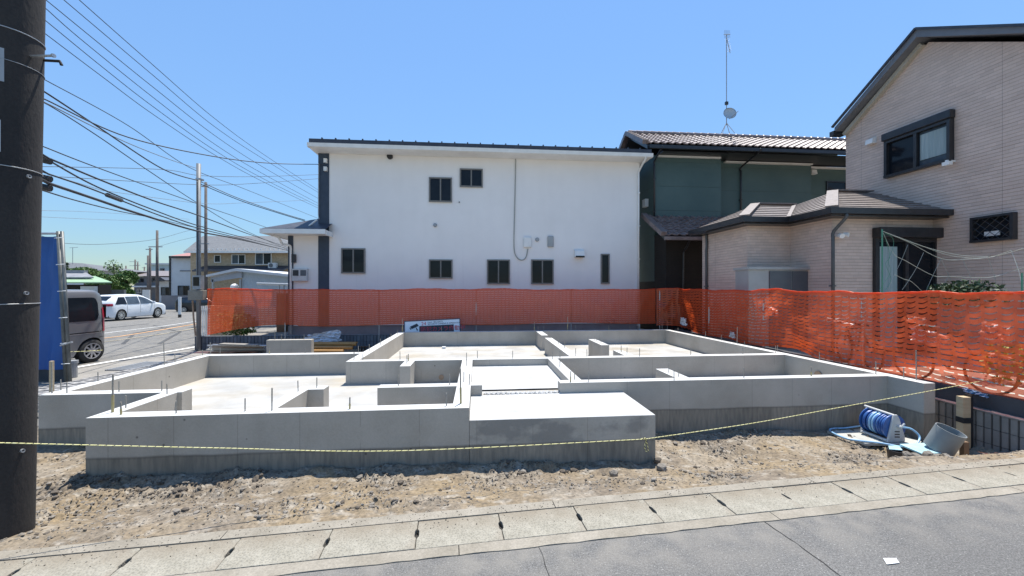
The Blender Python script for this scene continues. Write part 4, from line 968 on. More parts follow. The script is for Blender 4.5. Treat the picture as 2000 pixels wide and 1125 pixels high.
# lower pent roof
lye, lze, lyr, lzr = 8.15, 3.50, gy-.01, 4.42; lx1 = 9.92; lx2 = lx1+4.2
mb = MB(); tile_roof(mb, lx1, lx2, lye, lze, lyr, lzr); mb.build('lower_roof', 'tile_brown', gh, fix=False)
mb = MB(); mb.prism([(lx1+.03, lye, lze-.03), (lx1+.03, lyr, lzr-.03), (lx1+.03, lyr, lzr-.16), (lx1+.03, lye, lze-.16)], (lx2-lx1, 0, 0)); mb.build('roof_deck', 'dark_frame', gh)
mb = MB(); mb.bar((lx1, lye, lze+.05), (lx1, lyr, lzr+.05), .2, .15).box(lx1, lx2, lye-.1, lye, lze-.16, lze-.05); mb.build('verge_tile', 'tile_brown', gh)
MB().tube([(lx1+.9, lye-.05, lze-.1), (lx1+.98, lye+.35, lze-.35), (lx1+.98, lye+.55, lze-.5), (lx1+.98, gy-.95, 0)], .035, 8).build('downpipe', 'dark_frame', gh)
window(gh, 'y', gy+.75, -1, rectY(1613,355,1690,420, gy+.75), frame='dark_frame')
x1, x2, z1, z2 = rectY(1582, 330, 1592, 341, gy+.7); MB().prism([(x1, gy+.749, z2), (x1, gy+.62, z2-.05), (x1, gy+.58, z1), (x1, gy+.749, z1)], (x2-x1, 0, 0)).build('vent_hood', 'white_trim', gh)
MB().box(gx-.14, gx-.001, gy+.5, gy+.75, 4.9, 5.2).build('vent_hood', 'white_trim', gh)
# roof aerial with dish
ax = onY(1419, 262, yr)[0]
an = thing('roof_antenna', 'tall roof aerial mast with a small grey satellite dish on the green house', 'antenna', (ax, yr, zr+.1), fr=True)
zt = onY(1419, 68, yr)[1]; zd = onY(1419, 225, yr)[1]
MB().tube([(ax, yr, zr+.5), (ax, yr, zt)], .018, 6).build('mast', 'galv', an)
for a in range(4):
    t = a*math.pi/2+.5; MB().tube([(ax, yr, zr+.6), (ax+.32*math.cos(t), yr+.32*math.sin(t), zr+.08)], .012, 5).build('leg', 'galv', an)
axd = Vector((-.22, -1, .22)).normalized()
MB().lathe([(0, 0), (.1, .01), (.2, .04), (.25, .065), (.24, .06), (.2, .03), (.0, -.012)], (ax+.05, yr-.1, zd), axd, 20).build('dish', 'grey_corrugated', an, smooth=True)
MB().tube([(ax+.05, yr-.1, zd-.2), (ax+.2, yr-.45, zd-.02)], .012, 5).build('dish_arm', 'galv', an)
MB().box(ax-.06, ax+.05, yr-.05, yr+.03, zd+.42, zd+.54).build('booster_box', 'dark_frame', an)
mb = MB(); a0 = Vector((ax-.25, yr-.3, zt-.0)); a1 = Vector((ax+.36, yr+.3, zt-.42)); mb.tube([Vector((ax-.02, yr, zt-.02)), Vector((ax+.36, yr+.3, zt-.55))], .014, 5)
mb.tube([(ax-.18, yr-.1, zt-.06), (ax+.16, yr, zt+.03)], .012, 5)
for k in range(6):
    p = Vector((ax-.16+.06*k, yr-.1+.02*k, zt-.05+.016*k)); mb.tube([p+Vector((0, 0, -.16)), p+Vector((0, 0, .17))], .006, 4)
for k in range(7):
    p = Vector((ax-.02, yr, zt-.02)).lerp(Vector((ax+.36, yr+.3, zt-.55)), .2+k/9); mb.tube([p+Vector((-.05, .07, 0)), p+Vector((.05, -.07, 0))], .005, 4)
mb.build('yagi_aerial', 'galv', an)

# ================================================================== BEIGE HOUSE (gable wall on the right) AND ITS ANNEX
K = 1.13
def bx_(x): return CX+(x-CX)*K
def by_(y): return CY+(y-CY)*K
BX = bx_(13.52); BY = by_(5.266)
bh = thing('beige_house', 'tall beige sided gable house with a single-storey hip-roofed wing on the right', 'house', (BX, 3, .16), fr=True)
RXo = BX-.33
yf, zf = onX(1630, 248, RXo); yg, zg = onX(1790, 58, RXo); yn, zn = onX(2000, 50, RXo)
sl2 = (zn-zg)/(yn-yg); ynn = yg+(zf-zg)/sl2; znn = zf
yfw = onX(1652, 300, BX)[0]; ynw = ynn+(yf-yfw)*-1+0
ynw = ynn+.35
def roofz(y): return zg+(zf-zg)*(y-yg)/(yf-yg) if y > yg else zg+(znn-zg)*(y-yg)/(ynn-yg)
mb = MB(); d = .30
mb.prism([(BX, yfw, -.1), (BX, yfw, roofz(yfw)-d), (BX, yg, zg-d*.95), (BX, ynw, roofz(ynw)-d), (BX, ynw, -.1)], (8, 0, 0)); mb.build('wall', 'beige_siding', bh)
mb = MB(); mb.prism([(RXo, yf, zf-.02), (RXo, yg, zg), (RXo, ynn, znn), (RXo, ynn-.02, znn-.15), (RXo, yg, zg-.18), (RXo, yf+.02, zf-.16)], (8.6, 0, 0)); mb.build('roof', 'slate_grey_dark' if 'slate_grey_dark' in MATS else 'dark_frame', bh)
mb = MB(); mb.bar((RXo-.02, yf+.06, zf+.01), (RXo-.02, yg, zg+.035), .06, .05); mb.bar((RXo-.02, yg, zg+.03), (RXo-.02, ynn, znn+.01), .06, .05); mb.build('roof_edge_trim', 'roof_dark', bh)
mat('barge', (.125,.13,.145), (.16,.165,.18), 3, .5)
bh_roof = [o for o in bh.children if o.name.startswith('roof')][0]; bh_roof.data.materials[0] = MATS['barge']
mb = MB(); mb.bar((BX-.06, yfw-.02, roofz(yfw)-.27), (BX-.06, yg+.08, zg-.285), .118, .10); mb.build('rake_trim', 'white_trim', bh); 
for o in bh.children:
    if o.name.startswith('rake_trim'): o.data.materials[0] = MATS['cream_concrete']
mb = MB(); mb.box(RXo-.05, RXo+.3, yf-.02, yf+.12, zf-.26, zf-.12); mb.build('roof_gutter', 'dark_frame', bh)
# upper window with roller shutter box
y1, _ = onX(1733, 300, BX); y2, _ = onX(1864, 300, BX); zc = onX(1733, 349, BX)[1]; zc2 = onX(1733, 270, BX)[1]
ya, yb = sorted((y1, y2))
window(bh, 'x', BX, -1, (ya, yb, zc, zc2-.10), frame='dark_frame', glass=('glass_blue', 'glass'), fw=.07, dep=.11, label='wide upstairs window with curtains and a shutter box')
sw = [o for o in bh.children if o.name.startswith('window')][-1]
MB().box(BX-.16, BX-.001, ya-.03, yb+.03, zc2-.10, zc2+.10).build('shutter_box', 'dark_frame', sw, bevel=.02)
MB().box(BX-.17, BX-.12, ya-.03, ya+.03, zc-.03, zc2-.16).build('shutter_rail', 'dark_frame', sw)
mb = MB(); n = 14; ym = (ya+yb)/2
P = [[(BX-.034-.008*(i % 2), ya+.09+(ym-ya-.16)*i/n, z) for i in range(n+1)] for z in (zc+.22, zc2-.24)]; mb.grid(P); mb.build('curtain', 'curtain', sw)
# lower barred window
y1, z1 = onX(1903, 475, BX); y2, z2 = onX(1988, 414, BX); ya, yb = sorted((y1, y2)); zb = onX(1903, 475, BX)[1]; ztp = onX(1903, 426, BX)[1]
lw = window(bh, 'x', BX, -1, (ya, yb, zb, ztp), split=False, frame='dark_frame', fw=.05, dep=.12)
mb = MB()
for k in range(-4, 12):
    a = ya+.06+k*.16
    for s_ in (1, -1):
        p = (a, zb+.05) if s_ == 1 else (a, ztp-.05); L_ = ztp-zb-.1; q = (a+L_, zb+.05+L_) if s_ == 1 else (a+L_, ztp-.05-L_)
        pa, pb = max(p[0], ya+.05), min(q[0], yb-.05)
        if pb-pa < .03: continue
        za = p[1]+s_*(pa-p[0]); zb_ = p[1]+s_*(pb-p[0]); mb.tube([(BX-.10, pa, za), (BX-.10, pb, zb_)], .006, 4)
mb.build('lattice_grille', 'dark_frame', lw)
MB().box(BX-.05, BX-.03, ya+.25, ya+.5, zb+.12, zb+.22).build('folded_paper', 'white_paint', lw)
y1, z1 = onX(1705, 276, BX); MB().prism([(BX-.001, y1-.1, z1+.1), (BX-.12, y1-.1, z1+.05), (BX-.14, y1-.1, z1-.08), (BX-.001, y1-.1, z1-.08)], (0, .2, 0)).build('vent_hood', 'white_trim', bh)
y1, z1 = onX(1853, 318, BX-.15); lt = MB().box(BX-.22, BX-.001, y1-.02, y1+.02, z1+.02, z1+.06).build('lamp_bracket', 'white_trim', bh)
MB().box(BX-.24, BX-.14, y1-.07, y1+.07, z1-.06, z1+.02).build('lamp_head', 'white_trim', lt)
# annex
ax1, ay1 = bx_(11.16), by_(3.28); alx, aly = bx_(10.08), by_(4.365); aback = by_(6.21)
AZ = 3.40
MB().box(ax1, BX-.002, ay1, aback, .16, AZ).build('wing_wall', 'beige_siding', bh)
MB().box(alx, ax1-.001, aly, aback, .16, AZ).build('wing_wall', 'beige_siding', bh)
# annex roof: two hips meeting
ov = .33; zE = AZ+.16; s_ = .48
xa, ya, xb, yb2 = alx-ov, aly-ov, ax1-ov, ay1-ov; yB = aback+ov; xR = BX-.003
def course_roof(mb, quad, n, th=.02):
    """quad: eaveA, eaveB, topB, topA ; built as n overlapping slate courses"""
    a, b_, c, d_ = [Vector(q) for q in quad]; nn = (b_-a).cross(d_-a).normalized()
    if nn.z < 0: nn = -nn
    for k in range(n):
        t0, t1 = k/n, min(1, (k+1.06)/n)
        p, q = a.lerp(d_, t0), b_.lerp(c, t0); r, s2 = b_.lerp(c, t1), a.lerp(d_, t1)
        mb.quad(p+nn*th*1.3, q+nn*th*1.3, r+nn*.004, s2+nn*.004); mb.quad(p-nn*.005, q-nn*.005, q+nn*th*1.3, p+nn*th*1.3)
# right volume ridge y = ay1-ov + R ; half span
R1 = 1.72; yr1 = yb2+R1; zr1 = zE+s_*R1; R2 = 1.25; yr2 = ya+R2; zr2 = zE+s_*R2
mb = MB()
course_roof(mb, [(xb, yb2, zE), (xR, yb2, zE), (xR, yr1, zr1), (xb+R1, yr1, zr1)], 9)
# left hip face of right volume: from eave corner back; bounded by valley with left volume front slope
vy = ya; # eave line of left volume
course_roof(mb, [(xb, ya, zE), (xb, yb2, zE), (xb+R1, yr1, zr1), (xb+R2*.98, yr2, zE+s_*R2)], 9)
course_roof(mb, [(xa, ya, zE), (xb, ya, zE), (xb+R2, yr2, zr2), (xa+R2, yr2, zr2)], 7)
course_roof(mb, [(xa, 2*yr2-ya, zE), (xa, ya, zE), (xa+R2, yr2, zr2), (xa+R2, yr2+.01, zr2)], 7)
mb.quad((xa, 2*yr2-ya, zE), (xb+2*R2, 2*yr2-ya, zE), (xb+2*R2, yr2, zr2), (xa+R2, yr2, zr2))
mb.quad((xb+R1, yr1, zr1), (xR, yr1, zr1), (xR, yr1+2, zr1-.95), (xb+R2, yr1+2, zr1-.95))
mb.build('wing_roof', 'slate_brown', bh, fix=False)
mb = MB()
def cap(p, q, w_=.24, h_=.035): mb.bar((p[0], p[1], p[2]+.05), (q[0], q[1], q[2]+.05), w_, h_)
cap((xa-.02, ya-.02, zE), (xa+R2, yr2, zr2)); cap((xb-.02, yb2-.02, zE), (xb+R1, yr1, zr1)); cap((xa+R2, yr2, zr2), (xb+R2, yr2, zr2), .2); cap((xb+R1, yr1, zr1), (xR-.12, yr1, zr1), .2)
cap((xb, ya, zE), (xb+R2, yr2, zr2), .09, .01)
mb.build('hip_cap', 'slate_brown', bh)
def eave_run(pts, mbx, w_, z1, z2):
    for (p, q) in zip(pts[:-1], pts[1:]):
        x1, x2 = sorted((p[0], q[0])); y1, y2 = sorted((p[1], q[1]))
        if abs(p[0]-q[0]) < 1e-6: mbx.box(p[0]-w_, p[0]-.001, y1-w_*.999, y2, z1, z2)
        else: mbx.box(x1+.001, x2, p[1]-w_, p[1]-.001, z1+.0007, z2+.0007)
mb = MB(); eave_run([(xa, 2*yr2-ya), (xa, ya), (xb, ya)], mb, .09, zE-.12, zE+.02); eave_run([(xb, ya-.1), (xb, yb2), (xR+.0, yb2)], mb, .09, zE-.121, zE+.019); mb.build('roof_gutter', 'dark_frame', bh)
mb = MB(); mb.box(xa+.001, xb, ya, aly+.2, zE-.16, zE-.13).box(xa+.001, alx+.1, aly+.2, 2*yr2-ya, zE-.16, zE-.13).box(xb+.001, xR, yb2, ay1+.1, zE-.161, zE-.131).box(xb+.001, ax1+.1, ay1+.1, ya+.3, zE-.161, zE-.131); mb.build('soffit', 'dark_frame', bh)
px = onY(1627, 500, ay1-.05)[0]; downpipe(bh, px, ay1-.05, .2, 3.0, zE-.13, yb2-.04, 'pipe_dark'); 
px = alx-.05; downpipe(bh, px, aback-.3, .2, 3.0, zE-.13, aback-.3, 'pipe_dark')
# garden door
r = rectY(1704, 466, 1826, 567, ay1); dz = .22
dw = window(bh, 'y', ay1, -1, (r[0], r[1], dz, r[3]), frame='dark_frame', glass=('glass', 'glass'), fw=.09, dep=.08, name='garden_door')
MB().box(r[0]-.02, r[1]+.02, ay1-.22, ay1-.001, r[3]+.001, r[3]+.24).build('shutter_box', 'dark_frame', dw, bevel=.02)
n = 12; cxx = onY(1716, 500, ay1)[0]; cx2 = onY(1750, 500, ay1)[0]
MB().grid([[(cxx+(cx2-cxx)*i/n, ay1-.028-.008*(i % 2), z) for i in range(n+1)] for z in (dz+.1, r[3]-.2)]).build('curtain', 'curtain', dw)
x1, z1 = onY(1641, 460, ay1-.1); mb = MB(); mb.lathe([(0, 0), (.05, 0), (.055, .1), (0, .1)], (x1-.03, ay1-.12, z1), (-.3, -1, -.3), 10).lathe([(0, 0), (.05, 0), (.055, .1), (0, .1)], (x1+.06, ay1-.12, z1+.02), (.5, -1, -.2), 10).box(x1-.03, x1+.03, ay1-.12, ay1-.001, z1-.03, z1+.03); mb.build('spot_light', 'white_trim', bh)
# storage cabinet in front of the wing
sx1, sx2, sz1, sz2 = rectY(1462, 522, 1596, 567, aly-.55)
sc_ = thing('storage_cabinet', 'low grey metal garden storage cabinet behind the orange net', 'cabinet', ((sx1+sx2)/2, aly-.5, .16), fr=True)
cmid = sx1+(sx2-sx1)*.33
MB().box(sx1, sx2, aly-.55, aly-.05, .16, sz2-.06).build('body', 'storage_grey', sc_)
MB().box(sx1-.04, sx2+.04, aly-.62, aly-.02, sz2-.06, sz2).build('top', 'storage_grey', sc_)
w3 = (sx2-.08-(sx1+.55))/2
for k in range(2): MB().box(sx1+.55+k*w3, sx1+.55+(k+1)*w3-.03, aly-.575+.01*k, aly-.551, .22, sz2-.10).build('door', 'storage_dark', sc_)

# garden string net in front of the wing
gn = thing('garden_net', 'white and green garden string net hanging from a thin green pole by the garden window', 'garden net', (*tof(*W3(1724, 560, 7.3).xy), .16), fr=True)
def gpath(uvs, Y=7.3, n=5):
    out = []
    for u, v, *q in uvs: p = W3(u, v, q[0] if q else Y); x, y = tof(p.x, p.y); out.append((x, y, p.z))
    return smooth_path(out, n)
MB().tube(gpath([(1723,448),(1723,600)], n=1), .012, 6).build('pole', 'cord_green', gn)
MB().tube(gpath([(1996,533,6.2),(1996,600,6.2)], n=1), .010, 6).build('pole', 'cord_green', gn)
for i, uvs in enumerate([[(1725,452),(1775,473),(1838,505),(1890,506),(1935,502),(1975,489,6.3)], [(1725,452),(1800,480),(1860,500),(1930,503),(2000,485,6.2)], [(1725,452),(1770,470),(1826,488),(1880,499),(1930,501)],
    [(1725,455),(1745,495),(1770,510),(1822,538),(1850,540),(1930,542),(1975,530),(2010,520,6.2)], [(1838,505),(1822,538),(1808,570)], [(1773,478),(1760,510),(1747,536),(1735,566)], [(1804,493),(1790,523),(1772,552),(1762,566)],
    [(1747,536),(1765,545),(1780,550),(1800,568)], [(1838,505),(1853,538),(1866,568)], [(1853,538),(1838,568)], [(1880,505),(1895,540),(1905,566)], [(1930,502),(1943,542),(1946,566)], [(1975,489,6.6),(1990,530,6.4),(1996,560,6.3)],
    [(1728,455),(1742,463),(1745,480),(1735,510),(1740,530),(1725,555),(1718,566)], [(1727,457),(1738,500),(1730,515),(1740,545),(1730,566)]]):
    MB().tube(gpath(uvs), .0045 if i < 4 else .0035, 4).build('cord', 'cord_pale' if i < 13 else 'cord_green', gn)

# ================================================================== SECURITY SIGN
sg = thing('security_sign', 'white security camera notice board leaning behind the foundation back wall', 'sign', (*onY(845, 650, 7.75)[:1], 7.75, -.1), fr=True)
cxs = onY(845, 640, 7.75)[0]; wS = onY(899, 640, 7.75)[0]-onY(790, 640, 7.75)[0]; zs2 = onY(845, 625, 7.75)[1]; tilt = .045
ux = Vector((math.cos(tilt), 0, math.sin(tilt))); uz = Vector((-math.sin(tilt)*.98, .2, math.cos(tilt)*.98)).normalized(); un = ux.cross(uz).normalized()
if un.y > 0: un = -un
cS = Vector((cxs, 7.75, zs2-.42)); hS = .42
mb = MB(); mb.obox(cS, ux, un, uz, wS/2-.01, .012, hS-.01); mb.build('board', 'sign_white', sg)
mb = MB()
for s_ in (-1, 1): mb.obox(cS+uz*(hS*s_)+un*.004, ux, un, uz, wS/2+.01, .02, .012); mb.obox(cS+ux*(wS/2*s_)+un*.004, ux, un, uz, .012, .02, hS-.013)
mb.build('frame', 'navy_siding', sg)
def onsign(a, b_, d=.016): return cS+ux*(a*wS/2)+uz*(hS*b_)+un*d
mb = MB(); mb.obox((onsign(-.44, .30)+onsign(.77, .30))/2, ux, un, uz, wS*.33, .003, .21); 
mb = MB(); mb.prism([onsign(-.47, .60), onsign(.77, .60), onsign(.77, -.1), onsign(-.47, -.1)], un*.004); mb.build('dark_panel', 'sign_black', sg)
mb = MB(); mb.prism([onsign(-.80, .60), onsign(-.55, .80), onsign(-.49, .62), onsign(-.74, .42)], un*.005); mb.prism([onsign(-.82, .52), onsign(-.79, .38), onsign(-.75, .38), onsign(-.80, .54)], un*.005)
mb.prism([onsign(-.60, .53), onsign(-.57, .50), onsign(-.51, .30), onsign(-.56, .30)], un*.005); mb.build('camera_symbol', 'sign_black', sg)
def text_part(par, body, p, size, mt, ux_, uz_, un_, name='lettering'):
    c = bpy.data.curves.new('txt', 'FONT'); c.body = body; c.size = size; c.extrude = .001; to = bpy.data.objects.new('txt', c); SC.collection.objects.link(to)
    bpy.context.view_layer.update(); me = bpy.data.meshes.new_from_object(to.evaluated_get(bpy.context.evaluated_depsgraph_get())); bpy.data.objects.remove(to)
    M = Matrix((ux_, uz_, un_)).transposed().to_4x4(); M.translation = Vector(p)-OFF[par.name][0]; me.transform(M)
    me.materials.clear(); me.materials.append(MATS[mt]); o = bpy.data.objects.new(name, me); SC.collection.objects.link(o); o.parent = par; OFF[o.name] = OFF[par.name]; return o
text_part(sg, '24', onsign(-.40, .64), .15, 'sign_red', ux, uz, un)
text_part(sg, 'Hour  SECURITY', onsign(-.17, .80), .065, 'sign_black', ux, uz, un)
text_part(sg, 'SECURITY CAMERA IS OPERATING', onsign(-.17, .66), .065, 'sign_black', ux, uz, un)
text_part(sg, '防犯カメラ作動中', onsign(-.43, .20, .021), .17, 'sign_red', ux, uz, un)
for s_ in (-1, 1): MB().bar(onsign(s_*.8, -.9, -.03), onsign(s_*.8, -1.6, -.03)+Vector((0, -.1, 0)), .03, .03).build('leg', 'galv', sg)

# ================================================================== FOREGROUND UTILITY POLE
up = thing('utility_pole', 'thick dark concrete utility pole at the left edge of the street', 'utility pole', (-3.56, 2.78, 0))
LN = .030
def pole_c(z): return Vector((-3.735+LN*z, 2.80, z))
mb = MB(); zs = [-.3, 0, .5, 1, 1.5, 2, 3, 4, 5, 6.5, 8, 9.5]
mb.tube([pole_c(z) for z in zs], [.195-.0065*z for z in zs], 48); mb.build('pole', 'pole_concrete', up, smooth=True)
def band(z, r=.004, tl=.0):
    c = pole_c(z); R_ = .197-.0065*z; MB().tube([c+Vector((R_*math.cos(t), R_*math.sin(t), tl*math.cos(t))) for t in np.linspace(0, 2*math.pi, 41)[:-1]], r, 6, closed=True).build('wire_band', 'steel', up)
for v in (62, 327, 594, 124): band(W3(85, v, 2.74).z, .0035 if v != 124 else .002)
for u, v in ((72, 333), (62, 573), (60, 897)):
    z = W3(u, v, 2.66).z; c = pole_c(z); R_ = .195-.0065*z; x = W3(u, v, 2.66).x-c.x; t = math.acos(max(-1, min(1, x/R_))); d = Vector((math.cos(t), -math.sin(t), 0))
    MB().lathe([(0, .001), (.006, .001), (.007, .012), (.013, .013), (.014, -.01)], c+d*(R_-.002), d, 12).build('bolt_socket', 'galv', up)
z = W3(90, 93, 2.7).z; c = pole_c(z)
MB().tube([c+Vector((.16, 0, 0)), c+Vector((.36, -.02, -.008))], .008, 8).tube([c+Vector((.352, -.02, -.008)), c+Vector((.362, -.021, -.008))], .014, 8).build('step_bolt', 'steel', up)
MB().tube([c+Vector((.12, .10, .03)), c+Vector((.25, .11, .028)), c+Vector((.262, .112, .0))], .010, 8).build('step_bolt', 'pole_concrete', up)
for vq, hh in ((123, .115), (263, .11)):
    z = W3(3, vq, 2.66).z; c = pole_c(z); R_ = .195-.0065*z; a0 = math.atan2(-c.y, -c.x)
    A = [[c+Vector((math.cos(a), math.sin(a), 0))*(R_+.002)+Vector((0, 0, q)) for a in np.linspace(a0-.42-(.03 if vq > 200 else 0), a0-.06-(.03 if vq > 200 else 0), 8)] for q in (-hh, hh)]
    MB().grid(A).build('name_plate', 'storage_grey', up)
for v in (310, 345, 363):
    p = W3(82, v, 5.0); MB().tube([p+Vector((-.25, -.1, .04)), p+Vector((.09, .02, -.03))], .042, 8).build('cable_closure', 'black_rubber', up)

# ================================================================== ROPE
rp = thing('barrier_rope', 'yellow and black twisted rope strung low across the front of the lot', 'rope', (0, 3.4, .25))
T = [0, .125, .25, .461, .58, .7, .85, 1.0]
Zr = [.725, .525, .372, .262, .315, .405, .52, .655]
def rope_at(t):
    x = -3.56+10.56*t; y = 2.66+2.54*t; return Vector((x, y, 0))
ctrl = [Vector((rope_at(t).x, rope_at(t).y, z)) for t, z in zip(T, Zr)]; ctrl[0].y = 2.585; left_end = Vector((-4.7, 2.5, .80))
pts = smooth_path([left_end, ctrl[0]], 70)[:-1]+smooth_path(ctrl[:4], 200)[:-1]+smooth_path(ctrl[3:], 160)
mb = MB(); mb.tube(pts, .0040, 6, stripe=lambda i, k: 1 if ((i+k) % 6) < 1 else 0); mb.build('strand', ['rope_yellow', 'rope_black'], rp, fix=False, smooth=True)
kp = ctrl[3]
mb = MB(); mb.tube(smooth_path([kp+Vector((-.04, 0, .0)), kp+Vector((0, -.012, .012)), kp+Vector((.012, 0, -.02)), kp+Vector((-.002, .0, -.08)), kp+Vector((.02, .0, -.13))], 8), .006, 6, stripe=lambda i, k: 1 if (i+k) % 4 < 2 else 0)
mb.tube(smooth_path([kp+Vector((0, -.01, .01)), kp+Vector((.02, -.01, -.05)), kp+Vector((.035, 0, -.12))], 8), .005, 6, stripe=lambda i, k: 1 if (i+k) % 4 < 2 else 0)
mb.build('knot_tail', ['rope_yellow', 'rope_black'], rp, fix=False)
mb = MB(); mb.tube(smooth_path([W3(20, 690, 8.2), W3(142, 687, 8.6), W3(200, 684, 9.0)], 30), .006, 5, stripe=lambda i, k: 1 if (i+k) % 5 < 1 else 0)
mb.build('rope', ['rope_yellow', 'rope_black'], label='short pale rope tied between the blue sheet frame and the roadside', cat='rope')

# ================================================================== BLUE SHEET ON PIPE FRAME
Yb = 7.5
bs = thing('blue_sheet_screen', 'tall blue plastic sheet tied to leaning grey steel pipes beside the van', 'screen', (W3(95, 700, Yb).x, Yb, -.05))
n, m_ = 24, 10; P = []
for i in range(n+1):
    v = 462+(722-462)*i/n; row = []
    for j in range(m_+1):
        u1 = 122-0+(i/n)*14+3*math.sin(i*.8)*.3-3; u0 = 20; u = u0+(u1-u0)*j/m_; p = W3(u, v, Yb); p.y += .03*math.sin(j*1.9+i*.12)+.02*math.sin(i*.7+j); row.append(p)
    P.append(row)
mb = MB().grid(P); mb.build('sheet', 'blue_sheet', bs, smooth=True)
for (u1, v1, u2, v2, r) in ((114, 452, 130, 765, .03), (121, 452, 138, 765, .027), (40, 447, 40, 765, .03)):
    MB().tube([W3(u1, v1, Yb-.06), W3(u2, v2, Yb-.04)], r, 12).build('pipe', 'pipe_grey', bs, smooth=True)
MB().tube([W3(60, 456, Yb-.1), W3(110, 456, Yb-.1)], .022, 8).build('pipe', 'steel', bs)
for v in (465, 517, 569, 621, 671, 711):
    u = 114+(v-452)*.055; MB().tube([W3(u-8, v, Yb-.1), W3(u+8, v-1, Yb-.12)], .008, 5).build('cable_tie', 'white_trim', bs)
MB().tube([W3(118, 675, Yb-.14), W3(141, 668, Yb-.14)], .016, 6).build('clamp', 'steel', bs)
MB().box(W3(75,0,Yb).x-.6, W3(134,0,Yb).x-.02, Yb+.03, Yb+.06, -.1, .28).build('lower_board', 'block_black', bs)
MB().tube([W3(142, 706, 7.9), W3(142, 790, 7.9)], .07, 12).lathe([(0, 0), (.085, 0), (.085, .06), (0, .06)], W3(142, 710, 7.9), (0, 0, 1), 12).build('short_post', 'navy_siding', label='short dark green-grey steel post right of the blue sheet', cat='post')
bpy.data.objects['short_post'].data.materials[0] = MATS['galv']
st_ = W3(101, 740, 6.2); MB().box(st_.x-.02, st_.x+.02, st_.y-.02, st_.y+.02, -.2, W3(101, 705, 6.2).z).build('timber_stake', 'wood_pale', label='pale timber stake in front of the blue sheet', cat='stake')

# ================================================================== HOSE REEL, TUBE, BOARDS, STAKE
def gp(u, v, z): X_, Y_ = onZ(u, v, z); return Vector((X_, Y_, z))
def board(uvs, z, th, name, mt, label, cat):
    P = [gp(u, v, z) for u, v in uvs]; return MB().prism([p-Vector((0, 0, th)) for p in P], (0, 0, th)).build(name, mt, label=label, cat=cat, bevel=.003)
board([(1615,842),(1690,836),(1800,862),(1795,868),(1690,866)], -.255, .03, 'ply_board', 'board_pale', 'pale board lying under the blue hose reel', 'board')
board([(1655,858),(1700,866),(1700,871),(1678,869)], -.30, .02, 'board_offcut', 'board_pale', 'narrow pale board offcut poking from under the larger board', 'board')
pit = board([(1757,867),(1818,864),(1841,884),(1804,887)], -.175, .02, 'pit_lid', 'lid_blue', 'pale blue flat lid under the grey pipe section', 'lid')
board([(1735,870),(1756,870),(1763,879),(1737,877)], -.21, .01, 'blue_offcut', 'lid_blue', 'small pale blue offcut by the hose end', 'offcut')
P = [gp(u, v, -.20) for u, v in ((1764, 870), (1815, 866), (1834, 882), (1801, 886))]
MB().prism([p-Vector((0, 0, .16)) for p in P], (0, 0, .155)).build('meter_pit', 'dark_frame', label='black plastic meter pit box under the pale blue lid', cat='pit box')
c = gp(1750, 879, -.225); mb = MB(); mb.lathe([(0, -.14), (.075, -.14), (.085, 0), (.07, 0), (.06, -.13), (0, -.13)], c, (0, 0, 1), 16); mb.build('black_pot', 'dark_frame', label='small black plastic pot sunk in the dirt below the reel board', cat='pot')
# rubble round the pit
for i, (u, v, r) in enumerate(((1772,902,.05),(1790,899,.045),(1812,903,.055),(1832,900,.05),(1765,893,.035),(1848,905,.03))):
    big_rock(u, v, r, ['broken concrete lump at the front left of the meter pit', 'grey lump second from the left below the meter pit', 'largest lump below the pale blue lid', 'pale lump below the right corner of the blue lid', 'small lump beside the black pot', 'small stone under the grey pipe section'][i])
# reel
RB = gp(1722, 853, -.25); axr = Vector((.10, -.995, 0)).normalized(); pr = Vector((.995, .10, 0)).normalized(); UZ = Vector((0, 0, 1))
hr = thing('hose_reel', 'blue garden hose wound on a white reel on the board by the wall corner', 'hose reel', tuple(RB))
def rp3(a, b_, c_): return RB+axr*a*.95+pr*b_*.86+UZ*c_*.86
HL = .17
for s_, nm in ((1, 'side_panel'), (-1, 'side_panel')):
    prof = [(-.15, 0), (.15, 0), (.145, .08), (.10, .22), (.06, .34), (.02, .41), (-.04, .41), (-.07, .32), (-.12, .12)]
    mb = MB(); mb.prism([rp3(s_*HL, b_, c_) for b_, c_ in prof], axr*(.022*s_)); o = mb.build(nm, 'reel_white', hr, bevel=.006)
    if s_ == 1:
        for k in range(3): MB().prism([rp3(HL+.0225, -.03+.012*k*0, .07+.04*k), rp3(HL+.0225, .055, .065+.04*k), rp3(HL+.0225, .055, .083+.04*k), rp3(HL+.0225, -.03, .088+.04*k)], axr*.002).build('slot', 'dark_frame', o)
MB().tube([rp3(-HL-.05, -.02, .41), rp3(HL+.01, -.02, .395)], .017, 10).build('handle', 'reel_white', hr)
MB().tube([rp3(-HL, -.13, .02), rp3(HL, -.13, .02)], .02, 8).tube([rp3(-HL, .13, .02), rp3(HL, .13, .02)], .02, 8).build('base_rail', 'reel_white', hr)
MB().lathe([(.06, -HL+.01), (.165, -HL+.01), (.165, -HL+.02), (.06, -HL+.02)], rp3(0, 0, .21), axr, 28).build('flange', 'hose_blue', hr)
MB().lathe([(.06, HL-.02), (.165, HL-.02), (.165, HL-.01), (.06, HL-.01)], rp3(0, 0, .21), axr, 28).build('flange', 'hose_blue', hr)
mb = MB(); mb.lathe([(.09, -HL+.02), (.09, HL-.02)], rp3(0, 0, .21), axr, 16)
for k in range(13):
    a = -HL+.035+k*.0225; R_ = .135+.01*math.sin(k*2.2); v1, v2 = pr, UZ
    mb.mi = 1 if k in (4, 5, 6, 8) else 0
    mb.tube([rp3(a, 0, .21)+(v1*math.cos(t)+v2*math.sin(t))*R_+axr*.006*math.sin(t) for t in np.linspace(0, 2*math.pi, 33)[:-1]], .0125, 6, closed=True)
